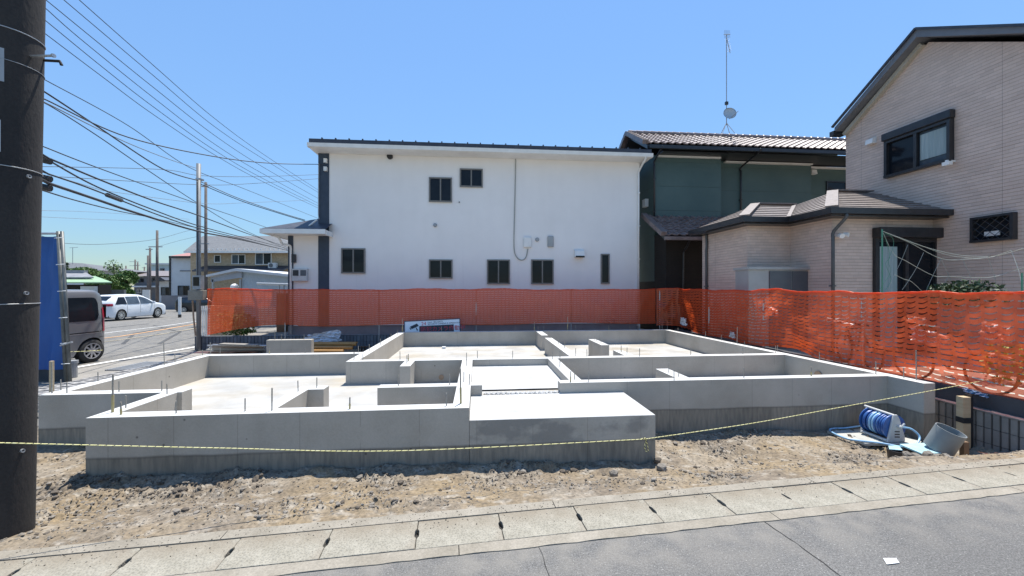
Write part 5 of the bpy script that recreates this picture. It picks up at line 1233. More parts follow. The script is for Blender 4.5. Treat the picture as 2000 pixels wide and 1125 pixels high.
mb.build('hose_coil', ['hose_blue', 'hose_pale'], hr, smooth=True)
MB().tube([rp3(HL+.02, .02, .24), rp3(HL+.07, .02, .24)], .02, 8).tube([rp3(HL+.07, .02, .24), rp3(HL+.08, .06, .30)], .012, 6).build('crank', 'reel_white', hr)
MB().tube(smooth_path([rp3(HL+.05, .05, .235), rp3(HL+.10, .15, .22), rp3(HL+.16, .20, .12), rp3(HL+.22, .02, .02), rp3(HL+.20, -.14, .012), rp3(HL+.05, -.32, .012), gp(1660, 858, -.24), gp(1628, 846, -.24), gp(1622, 838, -.24), gp(1650, 836, -.24), gp(1680, 832, -.2)], 10), .012, 8).build('loose_hose', 'hose_pale', hr, smooth=True)
# grey pipe section
tb = gp(1845, 887, -.22)+Vector((0, .04, 0)); axp = Vector((.22, -.30, .92)).normalized()
mb = MB(); R_ = .135; mb.lathe([(R_-.010, 0), (R_, 0), (R_, .27), (R_-.010, .27), (R_-.012, 0)], tb+Vector((-.03, 0, .05)), axp, 40); mb.build('pipe_section', 'pvc_grey', label='short wide grey plastic pipe section tilted on the pale blue lid', cat='pipe', smooth=False)
o = bpy.data.objects['pipe_section']; o.data.polygons.foreach_set('use_smooth', [True]*len(o.data.polygons)); md = o.modifiers.new('e', 'EDGE_SPLIT'); md.split_angle = .6
p = gp(1888, 892, -.24); MB().box(p.x-.03, p.x+.03, p.y, p.y+.05, -.3, p.z+.17).build('wood_block', 'wood_brown', label='brown wooden block propping the grey pipe section', cat='wood block')
xx, z1 = onY(1883, 772, 1.05); p = W3(1884, 810, 5.0); z2 = W3(1884, 775, 5.0).z
st = thing('marker_stake', 'pale square timber stake with a black band in front of the ribbed wall', 'stake', (p.x, 5.0, -.25))
MB().box(p.x-.052, p.x+.045, 4.97, 5.05, -.3, z2).build('stake', 'wood_pale', st)
zb_ = W3(1884, 820, 5.0).z; MB().box(p.x-.055, p.x+.048, 4.965, 5.055, zb_-.035, zb_+.035).build('black_band', 'dark_frame', st)
MB().box(p.x+.049, p.x+.075, 4.97, 5.05, -.3, z2+.03).build('rear_strip', 'dark_frame', st)

# ================================================================== MATERIAL PILES BEHIND THE FOUNDATION
def pileX(u, v, yp): x, z = onY(u, v, yp); return (x, yp, z)
pb = thing('scaffold_board_pile', 'pile of metal pipes and weathered boards beside the dark block wall', 'building materials', (onY(460, 680, 7.3)[0], 7.3, -.12), fr=True)
random.seed(5)
for i in range(11):
    v1, v2 = 672+i*1.5+random.uniform(-1, 1), 676+i*1.2+random.uniform(-1, 1); a = pileX(408+random.uniform(-3, 10), v1, 7.1+.06*i); b_ = pileX(517+random.uniform(-4, 5), v2, 7.15+.06*i)
    a = (a[0], a[1], max(-.1, .19-.03*i)); b_ = (b_[0], b_[1], max(-.1, .14-.025*i))
    if i % 4 == 2: MB().bar(a, b_, .14, .03).build('board', 'wood_brown' if i % 3 else 'board_pale', pb)
    else: MB().tube([a, b_], .024, 8).build('pipe', ['steel', 'galv', 'pale_wall'][i % 3], pb)
MB().bar((*pileX(432, 668, 7.2)[:2], .20), (*pileX(505, 672, 7.1)[:2], .17), .22, .03).build('board', 'verge', pb)
pp = thing('pipe_bundle', 'ochre plastic pipes lying behind the detached concrete stub', 'building materials', (onY(660, 680, 6.9)[0], 6.9, -.12), fr=True)
for i, (u2, z, y) in enumerate(((697, .16, 7.25), (690, .08, 7.1), (672, .0, 6.95), (700, .19, 7.35))):
    a = onY(600, 680, y)[0]; b_ = onY(u2, 680, y)[0]; MB().tube([(a, y, z), (b_, y-.05, z-.01)], .055 if i < 3 else .02, 12).build('pipe', 'pipe_ochre', pp)
for u in (700, 706, 712): x, z = onY(u, 678, 7.2); MB().tube([(x, 7.2, -.05), (x+.05, 7.1, .1), (x+.2, 7.15, .08)], .03, 6).build('pipe_fitting', 'dark_frame', pp)
crumple(632, 660, 1.0, .34, 'plastic_bag', 'crumpled clear plastic bag on the ochre pipes by the block wall', 'plastic bag', mt='plastic_clear', seed=12, yplane=7.7)
# plants in front garden seen through the left end of the net
def foliage(mb, c, rx, ry, rz, n, leaf, seed, hole=.35):
    r = np.random.default_rng(seed); k = 0
    while k < n:
        d = r.normal(size=3); d /= np.linalg.norm(d); q = r.random()**.4; p = np.array(c)+d*q*np.array((rx, ry, rz))
        if float(fbm(np.array(p[0]*1.1/max(rx, .1)+p[2]), np.array(p[1]/max(ry, .1)+p[2]*1.7), seed, 3)) < hole and q > .4: continue
        a = r.normal(size=3); a /= np.linalg.norm(a); b_ = np.cross(a, r.normal(size=3)); b_ /= np.linalg.norm(b_)+1e-9; s_ = leaf*r.uniform(.5, 1.2)
        P = [p-a*s_, p+b_*s_*.5, p+a*s_, p-b_*s_*.5]; mb.add([tuple(x) for x in P], [(0,1,2,3)]); k += 1
def plant(name, label, c, rx, ry, rz, n, leaf, mt, seed, fr=False, trunk=None):
    t = thing(name, label, 'plant' if trunk is None else 'tree', (c[0], c[1], trunk if trunk is not None else c[2]-rz), fr=fr)
    mb = MB(); foliage(mb, c, rx, ry, rz, n, leaf, seed); mb.build('foliage' if trunk is None else 'crown', mt, t, fix=False)
    if trunk is not None:
        mb = MB(); mb.tube([(c[0], c[1], trunk), (c[0]+.05*rx, c[1], c[2]-rz*.3), (c[0], c[1], c[2]+rz*.5)], [rx*.09, rx*.06, rx*.02], 7)
        for k in range(6):
            a = k*1.05; mb.tube([(c[0], c[1], c[2]-rz*.4+k*rz*.1), (c[0]+rx*.7*math.cos(a), c[1]+ry*.7*math.sin(a), c[2]+rz*.25+k*rz*.05)], [rx*.035, rx*.012], 5)
        mb.build('trunk', 'bark', t)
    return t
x_, z_ = onY(452, 605, 8.6); plant('garden_shrub', 'leafy garden shrub behind the left end of the orange net', (x_, 8.7, .62), .75, .3, .42, 900, .05, 'leaf_light', 21, fr=True)
x_, z_ = onY(475, 645, 8.5); plant('potted_plant', 'low potted plant on the block wall beneath the left net', (x_, 8.45, .42), .42, .15, .10, 260, .05, 'leaf_mid', 22, fr=True)
x_, z_ = onY(1885, 560, 4.0); y_, z_ = onX(1885, 560, 12.5); plant('dark_shrub', 'dark green shrub behind the right net against the beige gable wall', (12.5, y_, 1.62), .5, .55, .28, 900, .05, 'leaf_dark', 23, fr=True)
y_, z_ = onX(1960, 730, 10.62); plant('flowering_shrub', 'yellow flowering shrub low behind the right end of the orange net', (10.7, y_, .75), .2, .3, .32, 500, .035, 'flower_yellow', 24, fr=True)
# bicycles under the right net
def bicycle(x, y, rot, label):
    t = thing('bicycle', label, 'bicycle', (x, y, .17), fr=True, group='bicycles behind the right net')
    c, s_ = math.cos(rot), math.sin(rot)
    def q(a, b_, z): return (x+a*c-b_*s_, y+a*s_+b_*c, .17+z)
    for wx in (-.5, .5):
        MB().tube([q(wx+.30*math.cos(k), 0, .32+.30*math.sin(k)) for k in np.linspace(0, 6.28, 25)[:-1]], .018, 6, closed=True).build('wheel', 'tyre', t)
    mb = MB(); F = [(-.5, .32), (-.12, .80), (.38, .72), (.0, .28), (-.12, .80)]
    for a, b_ in zip(F[:-1], F[1:]): mb.tube([q(a[0], 0, a[1]), q(b_[0], 0, b_[1])], .016, 6)
    mb.tube([q(-.5, 0, .32), q(0, 0, .28)], .012, 6).tube([q(.5, 0, .32), q(.38, 0, .9)], .015, 6); mb.build('frame', 'bicycle_dark', t)
    MB().tube([q(.3, -.25, .92), q(.38, 0, .96), q(.3, .25, .92)], .012, 6).build('handlebar', 'steel', t)
    MB().obox(q(-.14, 0, .86), (c, s_, 0), (-s_, c, 0), (0, 0, 1), .12, .06, .03).build('saddle', 'black_rubber', t)
bicycle(11.35, 2.9, 1.2, 'dark bicycle behind the right net beside the beige wing'); bicycle(11.3, 1.35, 1.6, 'dark bicycle behind the right net nearest the marker stake')

# ================================================================== CARS
def car(name, label, loc, heading, paint, L_, Wd, prof_top, z_sh, wheels, wr, sill=.20, tumble=.16, seg=64, extra=None, wind=None):
    """car built nose at +L/2 along its own x; prof_top: list (x,z) roofline; returns thing and mapping"""
    t = thing(name, label, 'car', loc); t.rotation_euler = (0, 0, heading); OFF[t.name] = (Vector((0, 0, 0)), False)
    px, pzv = [p[0] for p in prof_top], [p[1] for p in prof_top]
    H = max(pzv); x0, x1 = -L_/2, L_/2
    def topz(x): return float(np.interp(x, px, pzv))
    def planw(x):
        e = min(x-x0, x1-x); return Wd/2*(1-.30*(1-min(1, e/.55))**2.4)
    def half(x, z):
        tz = topz(x); w_ = planw(x); sh = min(z_sh, tz-.03)
        if z < .35: w_ *= 1-.05*(1-(z-sill)/(.35-sill+1e-6))
        if z > sh: w_ *= 1-tumble*((z-sh)/(max(H-z_sh, .3)))**1.15
        k = (tz-z)
        if k < .10: w_ *= math.sqrt(max(0, 1-((.10-k)/.10)**2))*.10+.90
        return w_
    def low(x):
        z = sill+(.10*(1-min(1, (x-x0)/.35))+.06*(1-min(1, (x1-x)/.35)))
        for wx in wheels:
            R_ = wr+.055; d = abs(x-wx)
            if d < R_: z = max(z, wr+math.sqrt(R_*R_-d*d)-.01)
        return z
    xs_ = sorted(set(list(np.linspace(x0, x1, seg+1))+[wx+s_*(wr+.055)*math.cos(a) for wx in wheels for s_ in (-1, 1) for a in (0.02, .25, .6, .95)]))
    def section(x):
        lz, tz = low(x), topz(x); zs_ = list(lz+(tz-lz)*np.array([0, .12, .3, .5, .68, .82, .91, .96, .985, 1.0]))
        P = [(half(x, z), z) for z in zs_]; P += [(P[-1][0]*.7, tz+.012), (P[-1][0]*.35, tz+.02), (0, tz+.022)]
        return P
    mb = MB(); rows = []
    for x in xs_:
        S_ = section(x); rows.append([(x, y, z) for y, z in S_]+[(x, -y, z) for y, z in S_[::-1][1:]])
    mb.grid(rows); mb.add(rows[0], [tuple(range(len(rows[0])))]); mb.add(rows[-1], [tuple(range(len(rows[-1])))])
    body = mb.build('body', paint, t, smooth=True); md = body.modifiers.new('e', 'EDGE_SPLIT'); md.split_angle = .75
    MB().box(x0+.15, x1-.15, -Wd/2+.12, Wd/2-.12, sill-.03, .62).build('underbody', 'car_black', t)
    for wx in wheels:
        for s_ in (-1, 1):
            yc = s_*(Wd/2-.10); ax_ = (0, s_, 0)
            wq = MB().lathe([(wr*.62, -.09), (wr*.95, -.09), (wr, -.06), (wr, .06), (wr*.95, .09), (wr*.66, .092)], (wx, yc, wr), ax_, 28).build('wheel', 'tyre', t, smooth=True)
            mb = MB(); mb.lathe([(wr*.66, .092), (wr*.62, .075), (wr*.60, .05), (0, .04)], (wx, yc, wr), ax_, 28)
            mb2 = MB(); mb2.lathe([(wr*.68, .085), (wr*.67, .098), (wr*.60, .098), (wr*.60, .07)], (wx, yc, wr), ax_, 28); mb2.lathe([(.0, .095), (wr*.16, .09), (wr*.16, .05)], (wx, yc, wr), ax_, 14)
            for k in range(9):
                a = k*2*math.pi/9; d = Vector((math.cos(a), 0, math.sin(a))); mb2.bar(Vector((wx, yc+s_*.083, wr))+d*wr*.12, Vector((wx, yc+s_*.083, wr))+d*wr*.62, wr*.13, .018, up=(0, s_, 0))
            mb.build('wheel_well_disc', 'car_black', wq); mb2.build('rim', 'alloy', wq)
    def side_panel(nm, mt, f_lo, f_hi, xa, xb, off=.006, n=20, sides=(1, -1), label=None, par=None):
        for s_ in sides:
            mb = MB(); P = []
            for i in range(n+1):
                x = xa+(xb-xa)*i/n; a, b_ = f_lo(x), f_hi(x); P.append([(x, s_*(half(x, a+(b_-a)*k/4)+off), a+(b_-a)*k/4) for k in range(5)])
            mb.grid(P).build(nm, mt, par or t, smooth=True)
    return t, side_panel, half, topz
C_ = lambda v: (lambda x: v)
# grey tall kei van: nose towards the camera side, rear by the road
Lv = 3.4
vt, vp, vh, vtop = car('grey_minivan', 'grey tall minivan partly hidden behind the blue sheet at the roadside', (0, 0, 0), 0, 'van_paint', Lv, 1.475,
    [(-1.70, 1.05), (-1.66, 1.45), (-1.58, 1.70), (-1.42, 1.775), (-.4, 1.79), (.4, 1.78), (.75, 1.70), (1.15, 1.15), (1.5, 1.0), (1.66, .85), (1.70, .6)], .95, [-1.24, 1.26], .285, sill=.19, tumble=.12)
rear = W3(197, 0, 9.84); ang = math.radians(-92); hv = Vector((math.cos(ang), math.sin(ang)))
ctr = Vector((rear.x-.66, rear.y+.24))+hv*Lv/2; vt.location = (ctr.x, ctr.y, roadz(10)-.0); vt.rotation_euler = (0, .0, ang)
def rr(x0, x1, z0, z1, r):                                   # rounded window outline
    def lo(x): e = min(x-x0, x1-x); return z0+(r-math.sqrt(max(0, r*r-(r-min(r, e))**2)))
    def hi(x): e = min(x-x0, x1-x); return z1-(r-math.sqrt(max(0, r*r-(r-min(r, e))**2)))
    return lo, hi
lo, hi = rr(-1.42, -.52, 1.03, 1.60, .14); vp('side_window', 'glass', lo, hi, -1.42, -.52)
lo, hi = rr(-.46, .38, 1.03, 1.60, .08); vp('side_window', 'glass', lo, hi, -.46, .38)
lo, hi = rr(.44, .98, 1.03, 1.5, .1); vp('side_window', 'glass', lo, lambda x: min(1.55, vtop(x)-.14), .44, .9)
vp('tail_light', 'tail_red', C_(.74), C_(1.34), -1.695, -1.55, .014, 6)
vp('door_handle', 'van_paint', C_(.90), C_(.94), -.40, -.22, .03, 4); vp('slide_rail', 'car_black', C_(.735), C_(.76), -1.5, -.5, .006, 6)
vp('chrome_strip', 'alloy', C_(.725), C_(.735), -1.5, -.5, .010, 6); vp('door_seam', 'car_black', C_(.3), C_(1.62), -.495, -.485, .003, 2)
vp('bumper_seam', 'car_black', C_(.60), C_(.61), -1.68, -1.42, .004, 4)
mb = MB(); mb.grid([[(-1.712-.0*z, y, z) for y in np.linspace(-.55, .55, 6)] for z in (1.08, 1.40)]); mb.build('rear_window', 'glass', vt)
# white station wagon across the road
Lw = 4.4
wt, wp, wh_, wtop = car('white_station_wagon', 'white station wagon driving away on the far side of the side road', (0, 0, 0), 0, 'white_car_paint', Lw, 1.70,
    [(-2.2, .75), (-2.16, 1.0), (-1.98, 1.18), (-1.62, 1.40), (-1.3, 1.45), (-.3, 1.475), (.15, 1.45), (.45, 1.36), (1.12, .98), (1.7, .88), (2.05, .74), (2.2, .55)], .90, [-1.34, 1.28], .31, sill=.19, tumble=.30)
wt.scale = (1, 1, 1.09); wt.location = (-25.0, 25.3, roadz(25)); wt.rotation_euler = (0, 0, math.radians(93))
wp('side_window', 'glass', C_(.93), lambda x: min(1.34, .93+(x+1.75)*1.1), -1.72, -.98); wp('side_window', 'glass_blue', C_(.93), lambda x: 1.36, -.93, -.08); wp('side_window', 'glass_blue', C_(.93), lambda x: max(.94, min(1.36, wtop(x)-.10)), -.02, .98)
wp('tail_light', 'tail_red', C_(.84), C_(.98), -2.19, -1.86, .012, 6); wp('door_handle', 'white_car_paint', C_(.80), C_(.83), -.85, -.68, .03, 3); wp('door_handle', 'white_car_paint', C_(.80), C_(.83), .05, .22, .03, 3)
for x in (-.955, -.05, .98): wp('door_seam', 'car_black', C_(.28), C_(.9), x-.006, x+.006, .003, 2)
P = [[(x, y, wtop(x)+.03) for y in np.linspace(-.62, .62, 7)] for x in np.linspace(.50, 1.05, 6)]; MB().grid(P).build('windscreen', 'glass', wt)
P = [[(x-.02, y, wtop(x)+.02) for y in np.linspace(-.60, .60, 7)] for x in np.linspace(-2.0, -1.66, 5)]; MB().grid(P).build('rear_window', 'glass', wt)
for s_ in (-1, 1): MB().obox((.85, s_*.92, .98), (1,0,0), (0,1,0), (0,0,1), .05, .09, .06).build('mirror', 'white_car_paint', wt, bevel=.02)
# dark car parked by the far houses
ct, cp, ch_, ctop = car('dark_hatchback', 'dark parked hatchback beside the white building with the pink roof', (0, 0, 0), 0, 'car_black', 3.9, 1.66,
    [(-1.95, .7), (-1.9, 1.1), (-1.6, 1.38), (-.5, 1.5), (.3, 1.46), (1.0, .98), (1.6, .85), (1.95, .6)], .9, [-1.2, 1.2], .3)
p = W3(398, 0, 36); ct.location = (p.x, 36, roadz(36)-.1); ct.rotation_euler = (0, 0, .3); cp('side_window', 'glass_blue', C_(.95), lambda x: max(.96, min(1.36, ctop(x)-.1)), -1.4, .85)

# ================================================================== LEFT BACKGROUND
gz_ = -.45
def bldg(name, label, u1, u2, Y, vtop_, wallm, depth=8, base=gz_):
    a, b_ = W3(u1, vtop_, Y), W3(u2, vtop_, Y); t = thing(name, label, 'house', ((a.x+b_.x)/2, Y, base))
    MB().box(a.x, b_.x, Y, Y+depth, base, a.z).build('wall', wallm, t); return t, a, b_
def win(t, u1, v1, u2, v2, Y, frame='white_trim', glass='glass', split=True):
    a, b_ = W3(u1, v1, Y), W3(u2, v2, Y); fw = .07
    mb = MB(); mb.box(a.x, b_.x, Y-.08, Y-.001, a.z-fw, a.z).box(a.x, b_.x, Y-.08, Y-.001, b_.z, b_.z+fw).box(a.x, a.x+fw, Y-.08, Y-.001, b_.z+fw, a.z-fw).box(b_.x-fw, b_.x, Y-.08, Y-.001, b_.z+fw, a.z-fw)
    m_ = (a.x+b_.x)/2
    if split: mb.box(m_-fw/2, m_+fw/2, Y-.07, Y-.001, b_.z+fw, a.z-fw)
    w_ = mb.build('window', frame, t)
    for p, q, g in (((a.x+fw, m_-fw/2, 'glass_blue'), (m_+fw/2, b_.x-fw, glass)) if split else ((a.x+fw, b_.x-fw, glass),)) if split else [(a.x+fw, b_.x-fw, glass)]:
        MB().box(p, q, Y-.03, Y-.001, b_.z+fw, a.z-fw).build('pane', g, w_)
# tan brick house
Yt = 42
t, a, b_ = bldg('tan_house', 'tan brick house with grey hip roof beyond the carport', 372, 572, Yt, 492, 'tan_brick', 10, -.5)
e = W3(360, 490, Yt-.8); e2 = W3(588, 490, Yt-.8); r1 = W3(396, 461, Yt+5); r2 = W3(545, 459, Yt+5)
mb = MB(); mb.add([(e.x, Yt-.8, e.z), (e2.x, Yt-.8, e.z), (e2.x, Yt+10.8, e.z), (e.x, Yt+10.8, e.z), (r1.x, Yt+5, r1.z), (r2.x, Yt+5, r1.z)], [(0,1,5,4),(1,2,5),(2,3,4,5),(3,0,4)]); mb.build('roof', 'slate_grey', t)
MB().box(e.x, e2.x, Yt-.9, Yt-.8, e.z-.22, e.z+.0).build('roof_gutter', 'white_trim', t)
mb = MB()
for k in range(24): x = e.x+.8+k*(e2.x-e.x-1.6)/23; mb.box(x-.06, x+.06, Yt-.35, Yt-.25, e.z+.12, e.z+.3)
mb.build('snow_guard', 'white_trim', t)
win(t, 419, 498, 432, 513, Yt, split=False); win(t, 453, 497, 480, 516, Yt); win(t, 499, 494, 531, 517, Yt)
mb = MB(); a = W3(378, 524, Yt-1.4); b_ = W3(553, 524, Yt-1.4); mb.prism([(a.x, Yt-1.6, a.z-.2), (a.x, Yt-.0, a.z+.35), (a.x, Yt, a.z+.2), (a.x, Yt-1.6, a.z-.35)], (b_.x-a.x, 0, 0)); mb.build('lower_roof', 'roof_dark', t)
ac = W3(533, 518, Yt-.7); acu = thing('air_conditioner', 'white outdoor air conditioner unit below the tan house window', 'air conditioner', (ac.x, Yt-.7, ac.z-.5))
MB().box(ac.x-.42, ac.x+.42, Yt-.85, Yt-.55, ac.z-.32, ac.z+.25).build('casing', 'reel_white', acu)
MB().lathe([(0, 0), (.2, 0), (.22, .02), (0, .021)], (ac.x-.12, Yt-.851, ac.z-.02), (0, -1, 0), 16).build('fan_grille', 'storage_dark', acu)
for s_ in (-1, 1): MB().box(ac.x+s_*.3-.03, ac.x+s_*.3+.03, Yt-.9, Yt-.5, ac.z-.62, ac.z-.32).build('leg', 'white_trim', acu)
# grey carport / shed
Yc = 20
cp_ = thing('metal_carport', 'grey corrugated metal carport with a low pitched roof behind the net', 'carport', (W3(485, 0, Yc).x, Yc, .1))
a, pk, q = W3(402, 537, Yc), W3(460, 524, Yc), W3(575, 537, Yc)
wl, wr_ = W3(473, 537, Yc+.3), W3(575, 545, Yc+.3)
mb = MB(); nn = 26
P = [[(wl.x+(wr_.x-wl.x)*i/(nn*2), Yc+.3+(.03 if i % 2 else 0), z if z == .05 else (pk.z-.12-(pk.z-q.z)*max(0, (wl.x+(wr_.x-wl.x)*i/(nn*2)-pk.x)/(q.x-pk.x)))) for i in range(nn*2+1)] for z in (.05, 9)]
mb.grid(P); mb.build('side_wall', 'grey_corrugated', cp_)
mb = MB(); mb.prism([(a.x, Yc, a.z), (pk.x, Yc, pk.z), (q.x, Yc, q.z), (q.x, Yc, q.z-.13), (pk.x, Yc, pk.z-.14), (a.x, Yc, a.z-.10)], (0, 5.5, 0)); mb.build('roof', 'pale_wall', cp_)
mb = MB(); a2 = W3(406, 551, Yc+.2); b2 = W3(472, 542, Yc+.2); mb.prism([(a.x+.1, Yc+.2, a.z-.12), (b2.x, Yc+.2, pk.z-.16), (b2.x, Yc+.2, b2.z), (a.x+.1, Yc+.2, a2.z)], (0, .06, 0)); mb.build('front_fascia', 'grey_siding', cp_)
MB().box(a.x+.12, wl.x, Yc+3.5, Yc+3.6, .05, 2.0).build('back_wall', 'grey_wall', cp_)
for x in (a.x+.15, wl.x-.08): MB().box(x, x+.08, Yc+.2, Yc+.28, .0, 2.2).build('post', 'galv', cp_)
# small clothes rail, globe lamp, gate pieces
cr = thing('clothes_rail', 'grey metal rail frame beside the white house downpipe', 'rail', (W3(535, 0, 15).x, 15, .13))
MB().tube([W3(502, 554, 15), W3(566, 556, 15)], .05, 6).build('bar', 'steel', cr); 
for u in (545, 554, 563): MB().tube([W3(u, 556, 15), (W3(u, 600, 15).x, 15, .13)], .03, 6).build('post', 'steel', cr)
gl_ = thing('globe_lamp', 'white globe garden lamp on a post behind the left end of the net', 'lamp', (W3(458, 0, 14).x, 14, .1))
c = W3(458, 561, 14); 
MB().lathe([(.13*math.sin(k*math.pi/10), -.13*math.cos(k*math.pi/10)) for k in range(11)], c, (0, 0, 1), 18).build('globe', 'globe', gl_, smooth=True)
MB().tube([(c.x, 14, .1), (c.x, 14, c.z-.12)], .06, 8).build('post', 'grey_wall', gl_)
gp_ = thing('gate_pillar', 'brown gate pillar and white louvre panel behind the left net', 'gate pillar', (W3(548, 0, 14.3).x, 14.3, .13))
MB().box(W3(540,0,14.3).x, W3(556,0,14.3).x, 14.3, 14.6, .1, 1.55).build('pillar', 'wood_brown', gp_)
for k in range(8): MB().box(W3(505,0,14.3).x, W3(539,0,14.3).x, 14.3, 14.34, .35+k*.09, .41+k*.09).build('slat', 'white_trim', gp_)
MB().box(*sorted((W3(400,0,13.3).x, W3(470,0,13.3).x)), 13.3, 13.45, .1, 1.15).build('garden_wall', 'orange_solid', label='orange-brown garden wall behind the left end of the net', cat='garden wall')
bpy.data.objects['garden_wall'].data.materials[0] = MATS['tan_brick']
for k in range(2):
    pass
fe = thing('white_fence', 'low white picket fence by the road left of the orange net', 'fence', (W3(397, 0, 13).x, 13, .0))
for k in range(5): x = W3(391+k*4, 0, 13).x; MB().box(x, x+.03, 13, 13.03, -.1, 1.15).build('picket', 'white_trim', fe)
for z in (.2, 1.0): MB().box(W3(390,0,13).x, W3(410,0,13).x, 13.031, 13.05, z, z+.05).build('rail', 'white_trim', fe)
# pink roofed white building
Yp = 44
t, a, b_ = bldg('pink_roof_building', 'pale two-storey building with a pink metal roof beside the road', 334, 392, Yp, 500, 'pale_wall', 9, -.5)
mb = MB(); p1, p2, p3 = W3(331, 500, Yp-.4), W3(395, 500, Yp-.4), W3(384, 489, Yp+4); mb.add([tuple(p1), tuple(p2), (p2.x, Yp+9.4, p1.z), (p1.x, Yp+9.4, p1.z), (p3.x, Yp+4.5, p3.z)], [(0,1,4),(1,2,4),(2,3,4),(3,0,4)]); mb.build('roof', 'pink_roof', t)
MB().box(p1.x, p2.x, Yp-.5, Yp-.4, p1.z-.25, p1.z).build('fascia', 'dark_frame', t)
MB().box(a.x-.15, a.x, Yp-.1, Yp+.1, -.5, a.z).build('downpipe', 'dark_frame', t)
win(t, 348, 558, 370, 577, Yp, frame='dark_frame'); MB().box(W3(352,0,Yp).x, W3(372,0,Yp).x, Yp-.06, Yp-.001, W3(0,530,Yp).z, W3(0,528,Yp).z).build('seam', 'grey_wall', t)
# grey and pale blue houses further off
t, a, b_ = bldg('grey_house', 'dark grey two-storey house with brown roof down the side road', 262, 338, 62, 540, 'grey_wall', 8, -.6)
mb = MB(); p1, p2, r1, r2 = W3(256, 539, 61), W3(345, 539, 61), W3(278, 529, 66), W3(330, 529, 66); mb.add([tuple(p1), tuple(p2), (p2.x, 71, p1.z), (p1.x, 71, p1.z), tuple(r1), tuple(r2)], [(0,1,5,4),(1,2,5),(2,3,4,5),(3,0,4)]); mb.build('roof', 'slate_brown', t)
win(t, 270, 544, 281, 551, 62, frame='dark_frame'); win(t, 296, 543, 303, 551, 62, frame='dark_frame'); MB().box(p1.x, p2.x, 60.4, 61.9, W3(0,561,61).z, W3(0,560,61).z+.15).build('canopy', 'pale_wall', t); win(t, 268, 564, 276, 572, 62)
t, a, b_ = bldg('blue_house', 'pale blue flat-roofed house far down the side road', 292, 336, 80, 517, 'blue_wall', 8, -.8); win(t, 313, 524, 322, 530, 80, frame='grey_wall', glass='glass')
MB().box(a.x-.5, b_.x+.5, 79.5, 88, a.z, a.z+.3).build('roof', 'pale_wall', t)
t, a, b_ = bldg('white_shed', 'small white building with a canopy between the poles', 311, 334, 52, 549, 'pale_wall', 4, -.5)
mb = MB(); mb.prism([(W3(309,0,52).x, 51, a.z-.1), (W3(326,0,52).x, 51, a.z+.5), (W3(336,0,52).x, 51, a.z+.1)], (0, 5, 0)); mb.build('roof', 'roof_dark', t); win(t, 315, 561, 333, 577, 52, frame='dark_frame')
# house roof behind trees left, low green roofed building
t, a, b_ = bldg('hedge_house', 'grey roofed house behind the hedge at the far left', 110, 195, 58, 528, 'pale_wall', 3, -.5)
mb = MB(); p1, p2, r1, r2 = W3(100, 528, 57), W3(200, 528, 57), W3(118, 512, 61), W3(160, 514, 61); mb.add([tuple(p1), tuple(p2), (p2.x, 66, p1.z), (p1.x, 66, p1.z), tuple(r1), tuple(r2)], [(0,1,5,4),(1,2,5),(2,3,4,5),(3,0,4)]); mb.build('roof', 'slate_grey', t)
Yg = 31
t, a, b_ = bldg('green_roof_building', 'low dark building with green metal and grey tile roof behind the van', 60, 192, Yg, 556, 'pale_wall', 1.0, -.45)
t.children[0].data.materials[0] = MATS['brown_siding']
mb = MB(); e1, e2, k1, k2 = W3(40, 553, Yg-1.0), W3(219, 553, Yg-1.0), W3(40, 541, Yg+1), W3(186, 541, Yg+1)
mb.prism([tuple(e1), tuple(e2), tuple(k2), tuple(k1)], (0, 0, .08)); mb.build('roof', 'green_metal', t)
mb = MB(); e1, e2 = W3(40, 546, Yg-.1), W3(183, 546, Yg-.1); k1, k2 = W3(40, 538, Yg+1.1), W3(168, 538, Yg+1.1); mb.prism([(e1.x, e1.y, e1.z+.1), (e2.x, e2.y, e2.z+.1), (k2.x, k2.y, k2.z+.15), (k1.x, k1.y, k1.z+.15)], (0, 0, .1)); mb.build('tile_roof', 'tile_grey', t)
mb = MB(); mb.bar((k1.x, k1.y, k1.z+.3), (k2.x, k2.y, k2.z+.3), .3, .25); mb.build('ridge', 'tile_grey', t)
MB().box(W3(165,0,Yg).x, W3(191,0,Yg).x, Yg-.3, Yg-.0015, -.4, W3(0,559,Yg).z).build('panel_wall', 'pale_wall', t)
MB().box(W3(185,0,33).x, W3(242,0,33).x, 33, 33.2, -.5, W3(0,566,33).z).build('garden_wall', 'block_grey', label='grey block garden wall behind the white station wagon', cat='garden wall')
MB().box(W3(315,0,40).x, W3(376,0,40).x, 40, 40.08, -.5, W3(0,577,40).z).build('dark_fence', 'grey_wall', label='dark low fence in front of the pink roofed building', cat='fence')
MB().box(W3(278,0,45).x, W3(292,0,45).x, 45, 45.1, -.3, W3(0,566,45).z).build('notice_board', 'white_paint', label='white board standing by the roadside poles', cat='notice board')
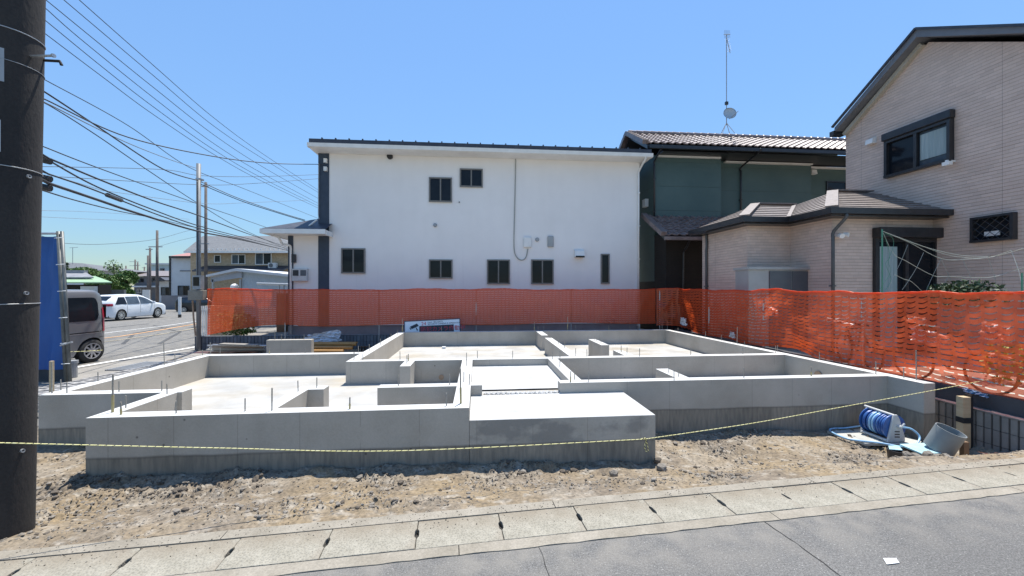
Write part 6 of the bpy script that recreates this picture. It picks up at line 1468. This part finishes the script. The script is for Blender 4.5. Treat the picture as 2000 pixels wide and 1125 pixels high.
# trees
TR = [('broad_tree', 'bright green bushy tree behind the green roofed building', 200, 551, 40, 26, 16, 'leaf_light'), ('broad_tree', 'green bushy tree just right of the green roof', 234, 553, 42, 20, 18, 'leaf_light'),
      ('broad_tree', 'round dark green tree left of the grey house', 250, 543, 50, 17, 15, 'leaf_mid'), ('broad_tree', 'dense green tree above the ridge of the low tile roof', 165, 532, 46, 30, 10, 'leaf_light'),
      ('broad_tree', 'dark green tree beside the blue sheet pipes', 124, 528, 46, 10, 18, 'leaf_dark'), ('broad_tree', 'tall thin open tree standing over the hedge', 222, 524, 44, 16, 18, 'leaf_mid'),
      ('round_shrub', 'clipped round shrub behind the roof of the white wagon', 252, 572, 36, 8, 6, 'leaf_mid')]
for i, (nm, lb, u, v, Y, ru, rv, mt) in enumerate(TR):
    c = W3(u, v, Y); s_ = Y/FPX; sparse = 'thin' in lb
    plant(nm, lb, tuple(c), ru*s_, ru*s_*.8, rv*s_, 350 if sparse else 2600, .16 if not sparse else .12, mt, 40+i, trunk=-.5)
# bollard
bo = thing('road_bollard', 'white plastic road bollard with dark base across the side road', 'bollard', (W3(351, 0, 27).x, 27, -.3))
c = W3(351, 604, 27); MB().tube([(c.x, 27, -.3), (c.x, 27, W3(0,580,27).z)], .09, 10).build('post', 'white_paint', bo); MB().tube([(c.x, 27, -.3), (c.x, 27, -.08)], .095, 10).build('base', 'dark_frame', bo)
# ---- poles in the distance
def far_pole(u, v, Y, r, label, arms=(), base=-.5, mt='pole_far', name='utility_pole'):
    p = W3(u, v, Y); t = thing(name, label, 'utility pole', (p.x, Y, base)); MB().tube([(p.x, Y, base), (p.x, Y, p.z)], [r*1.2, r*.85], 10).build('pole', mt, t, smooth=True)
    for (dv, wdt) in arms: z = W3(u, v+dv, Y).z; MB().box(p.x-wdt, p.x+wdt*.6, Y-.05, Y+.05, z-.05, z+.05).build('crossarm', 'galv', t)
    return t
far_pole(402, 356, 38, .13, 'brown concrete utility pole just right of the steel service pole', [(8, .4), (120, .5)])
far_pole(307, 450, 46, .135, 'tallest brown pole among the distant roadside poles', [(32, 1.0)])
far_pole(293, 484, 48, .12, 'thin pole just left of the tallest distant pole', [(3, .5)])
far_pole(289, 499, 60, .14, 'short thin pole leftmost of the three distant poles by the grey house')
far_pole(269, 512, 90, .15, 'very distant pole above the grey house roof left', [(6, .9)]); far_pole(264, 507, 110, .2, 'distant steel pole with three crossarms beyond the trees', [(4, 1.6), (12, 1.6), (20, 1.6)])
far_pole(282, 521, 95, .15, 'very distant short pole between trees and grey house', [(2, .6)]); far_pole(246, 519, 70, .12, 'thin distant pole rising from the round dark tree')
an2 = thing('roof_antenna', 'thin T-shaped aerial above the hedge house roof', 'antenna', (W3(142, 0, 60).x, 60, 4.5)); MB().tube([W3(142, 516, 60), W3(142, 484, 60)], .03, 5).build('mast', 'cable_pale', an2); MB().tube([W3(136, 484, 60), W3(152, 483, 60)], .03, 5).build('crossbar', 'cable_pale', an2)
# steel service pole with meter boxes
Ys = 11.5
sp = thing('service_pole', 'grey steel service pole with meter box and pull box at the block wall end', 'utility pole', (W3(388, 0, Ys).x, Ys, -.1))
p = W3(388, 320, Ys); MB().tube([(p.x, Ys, -.15), (p.x, Ys, p.z)], .058, 14).build('pole', 'pole_steel', sp, smooth=True)
a, b_ = W3(373, 567, Ys-.1), W3(402, 586, Ys-.1); MB().box(a.x, b_.x, Ys-.22, Ys-.06, b_.z, a.z).build('pull_box', 'curb_concrete', sp, bevel=.01)
a, b_ = W3(381, 538, Ys-.1), W3(397, 565, Ys-.1); mbx = MB().box(a.x, b_.x, Ys-.2, Ys-.06, b_.z, a.z).build('meter_box', 'galv', sp); MB().box(a.x+.03, b_.x-.04, Ys-.208, Ys-.199, b_.z+.1, a.z-.05).build('meter_window', 'glass', mbx)
MB().tube([W3(376, 587, Ys-.1), W3(378, 620, Ys-.1), W3(382, 656, Ys-.1)], .022, 8).build('conduit', 'rust', sp); MB().tube([W3(385, 355, Ys-.07), W3(386, 540, Ys-.07)], .012, 6).build('conduit', 'cable', sp)
MB().box(p.x-.02, p.x+.09, Ys-.09, Ys+.09, W3(0,352,Ys).z, W3(0,349,Ys).z).build('clamp', 'steel', sp)

# ================================================================== OVERHEAD CABLES
def cable(uvY, r, label, mt='cable', n=10):
    r = max(r*.85, .0115); P = smooth_path([W3(u, v, Y) for u, v, Y in uvY], n)
    if uvY[0][0] < 205: dv = (P[0]-P[len(P)//3]).normalized(); dv.z = max(dv.z, .15); P.insert(0, P[0]+dv*14)      # the run goes on past the pole, out of sight
    mb = MB(); mb.tube(P, r, 5); mb.build('overhead_cable', mt, label=label, cat='cable', group='overhead cables across the sky at left', smooth=True)
def dep(uv, Y0, Y1):                                          # depths that keep a straight run straight
    out = []; u0, u1 = uv[0][0], uv[-1][0]
    for u, v in uv: t = (u-u0)/(u1-u0); out.append((u, v, 1/((1-t)/Y0+t/Y1)))
    return out
cable(dep([(125,-28),(155,0),(300,128),(420,232),(520,305),(640,383)], 10, 34), .012, 'topmost overhead cable, running down to the upper left of the white house')
cable(dep([(95,-26),(125,0),(300,148),(420,248),(520,314),(640,387)], 10, 34), .012, 'second overhead cable from the top, close under the topmost one')
cable(dep([(70,-16),(90,0),(200,90),(300,171),(420,265),(520,330),(640,398)], 10, 34), .014, 'third overhead cable from the top, with a small splice near the pole')
cable(dep([(60,-9),(90,17),(162,80),(300,191),(420,282),(520,343),(640,407)], 10, 34), .013, 'fourth overhead cable from the top')
cable(dep([(60,17),(90,41),(200,131),(300,209),(420,294),(520,352),(640,411)], 10, 34), .013, 'fifth overhead cable from the top, lowest of the parallel upper group')
cable(dep([(60,44),(90,67),(200,150),(300,224),(420,303),(520,358),(640,415)], 10, 34), .011, 'sixth parallel overhead cable, starting just above the step bolts')
cable(dep([(70,146),(90,157),(250,245),(370,327),(470,366),(560,402),(640,434)], 9, 34), .010, 'thin cable starting beside the step bolts and passing over the service pole')
cable(dep([(60,165),(85,178),(180,240),(318,330),(388,353)], 6, 11.5), .017, 'thick cable bundle reaching the top of the steel service pole')
cable(dep([(388,353),(460,385),(534,411),(596,430)], 11.5, 12.9), .012, 'service cable from the steel service pole to the wing roof of the white house')
cable(dep([(388,358),(470,392),(540,415),(596,432)], 11.5, 12.9), .008, 'thin twin of the service cable running just below it to the wing roof')
cable(dep([(60,182),(90,195),(250,268),(420,306),(530,319),(622,321)], 6, 13.1), .008, 'thin sagging cable ending at the bracket on the navy corner strip')
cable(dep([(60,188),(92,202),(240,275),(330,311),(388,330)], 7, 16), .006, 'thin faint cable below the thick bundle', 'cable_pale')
cable(dep([(60,190),(100,208),(190,265),(285,330),(388,398),(470,446),(565,489)], 7, 26), .010, 'long cable crossing diagonally behind the service pole towards the tan house')
cable(dep([(60,277),(84,286),(200,331),(383,397),(480,430),(570,462)], 7, 26), .010, 'cable below the dark pole closures, upper one of the lower group')
cable(dep([(95,309),(200,353),(300,392),(388,421),(480,455),(564,484)], 5, 22), .016, 'dark cable leaving the uppermost black closure')
cable(dep([(95,313),(190,365),(300,410),(388,441),(480,465),(564,486)], 5, 22), .014, 'dark cable just below the one from the uppermost closure')
cable(dep([(95,340),(160,362),(225,387),(310,420),(388,446),(470,466),(564,490)], 5, 22), .014, 'dark cable carrying a black splice tube')
cable(dep([(95,358),(190,390),(270,417),(388,452),(470,468),(566,490)], 5, 22), .024, 'thickest black cable bundle of the lower group')
cable(dep([(84,372),(150,392),(230,412),(300,426),(388,446)], 6, 18), .008, 'thin cable under the thickest black bundle')
cable(dep([(70,325),(315,331),(393,343),(500,345),(622,341)], 14, 26), .010, 'nearly level cable passing just below the service pole top')
cable(dep([(110,345),(393,361),(500,358),(622,349)], 14, 26), .010, 'second nearly level cable ending at the navy corner strip', 'cable')
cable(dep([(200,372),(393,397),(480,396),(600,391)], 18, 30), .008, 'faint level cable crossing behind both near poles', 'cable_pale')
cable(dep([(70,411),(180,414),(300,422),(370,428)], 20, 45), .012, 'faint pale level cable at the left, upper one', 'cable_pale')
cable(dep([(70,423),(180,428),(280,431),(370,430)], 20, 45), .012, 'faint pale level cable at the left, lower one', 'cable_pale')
cable(dep([(122,475),(200,477),(300,468),(362,452),(402,440)], 20, 38), .014, 'dark sagging cable from the blue sheet to the far brown pole')
cable(dep([(307,482),(350,470),(385,462)], 46, 38), .014, 'short sagging cable between the far poles')
a, b_ = W3(210, 381, 8.6), W3(236, 391, 9.3)
MB().tube([a, b_], .05, 8).build('cable_splice', 'black_rubber', label='black splice tube on the dark lower cable', cat='cable splice')
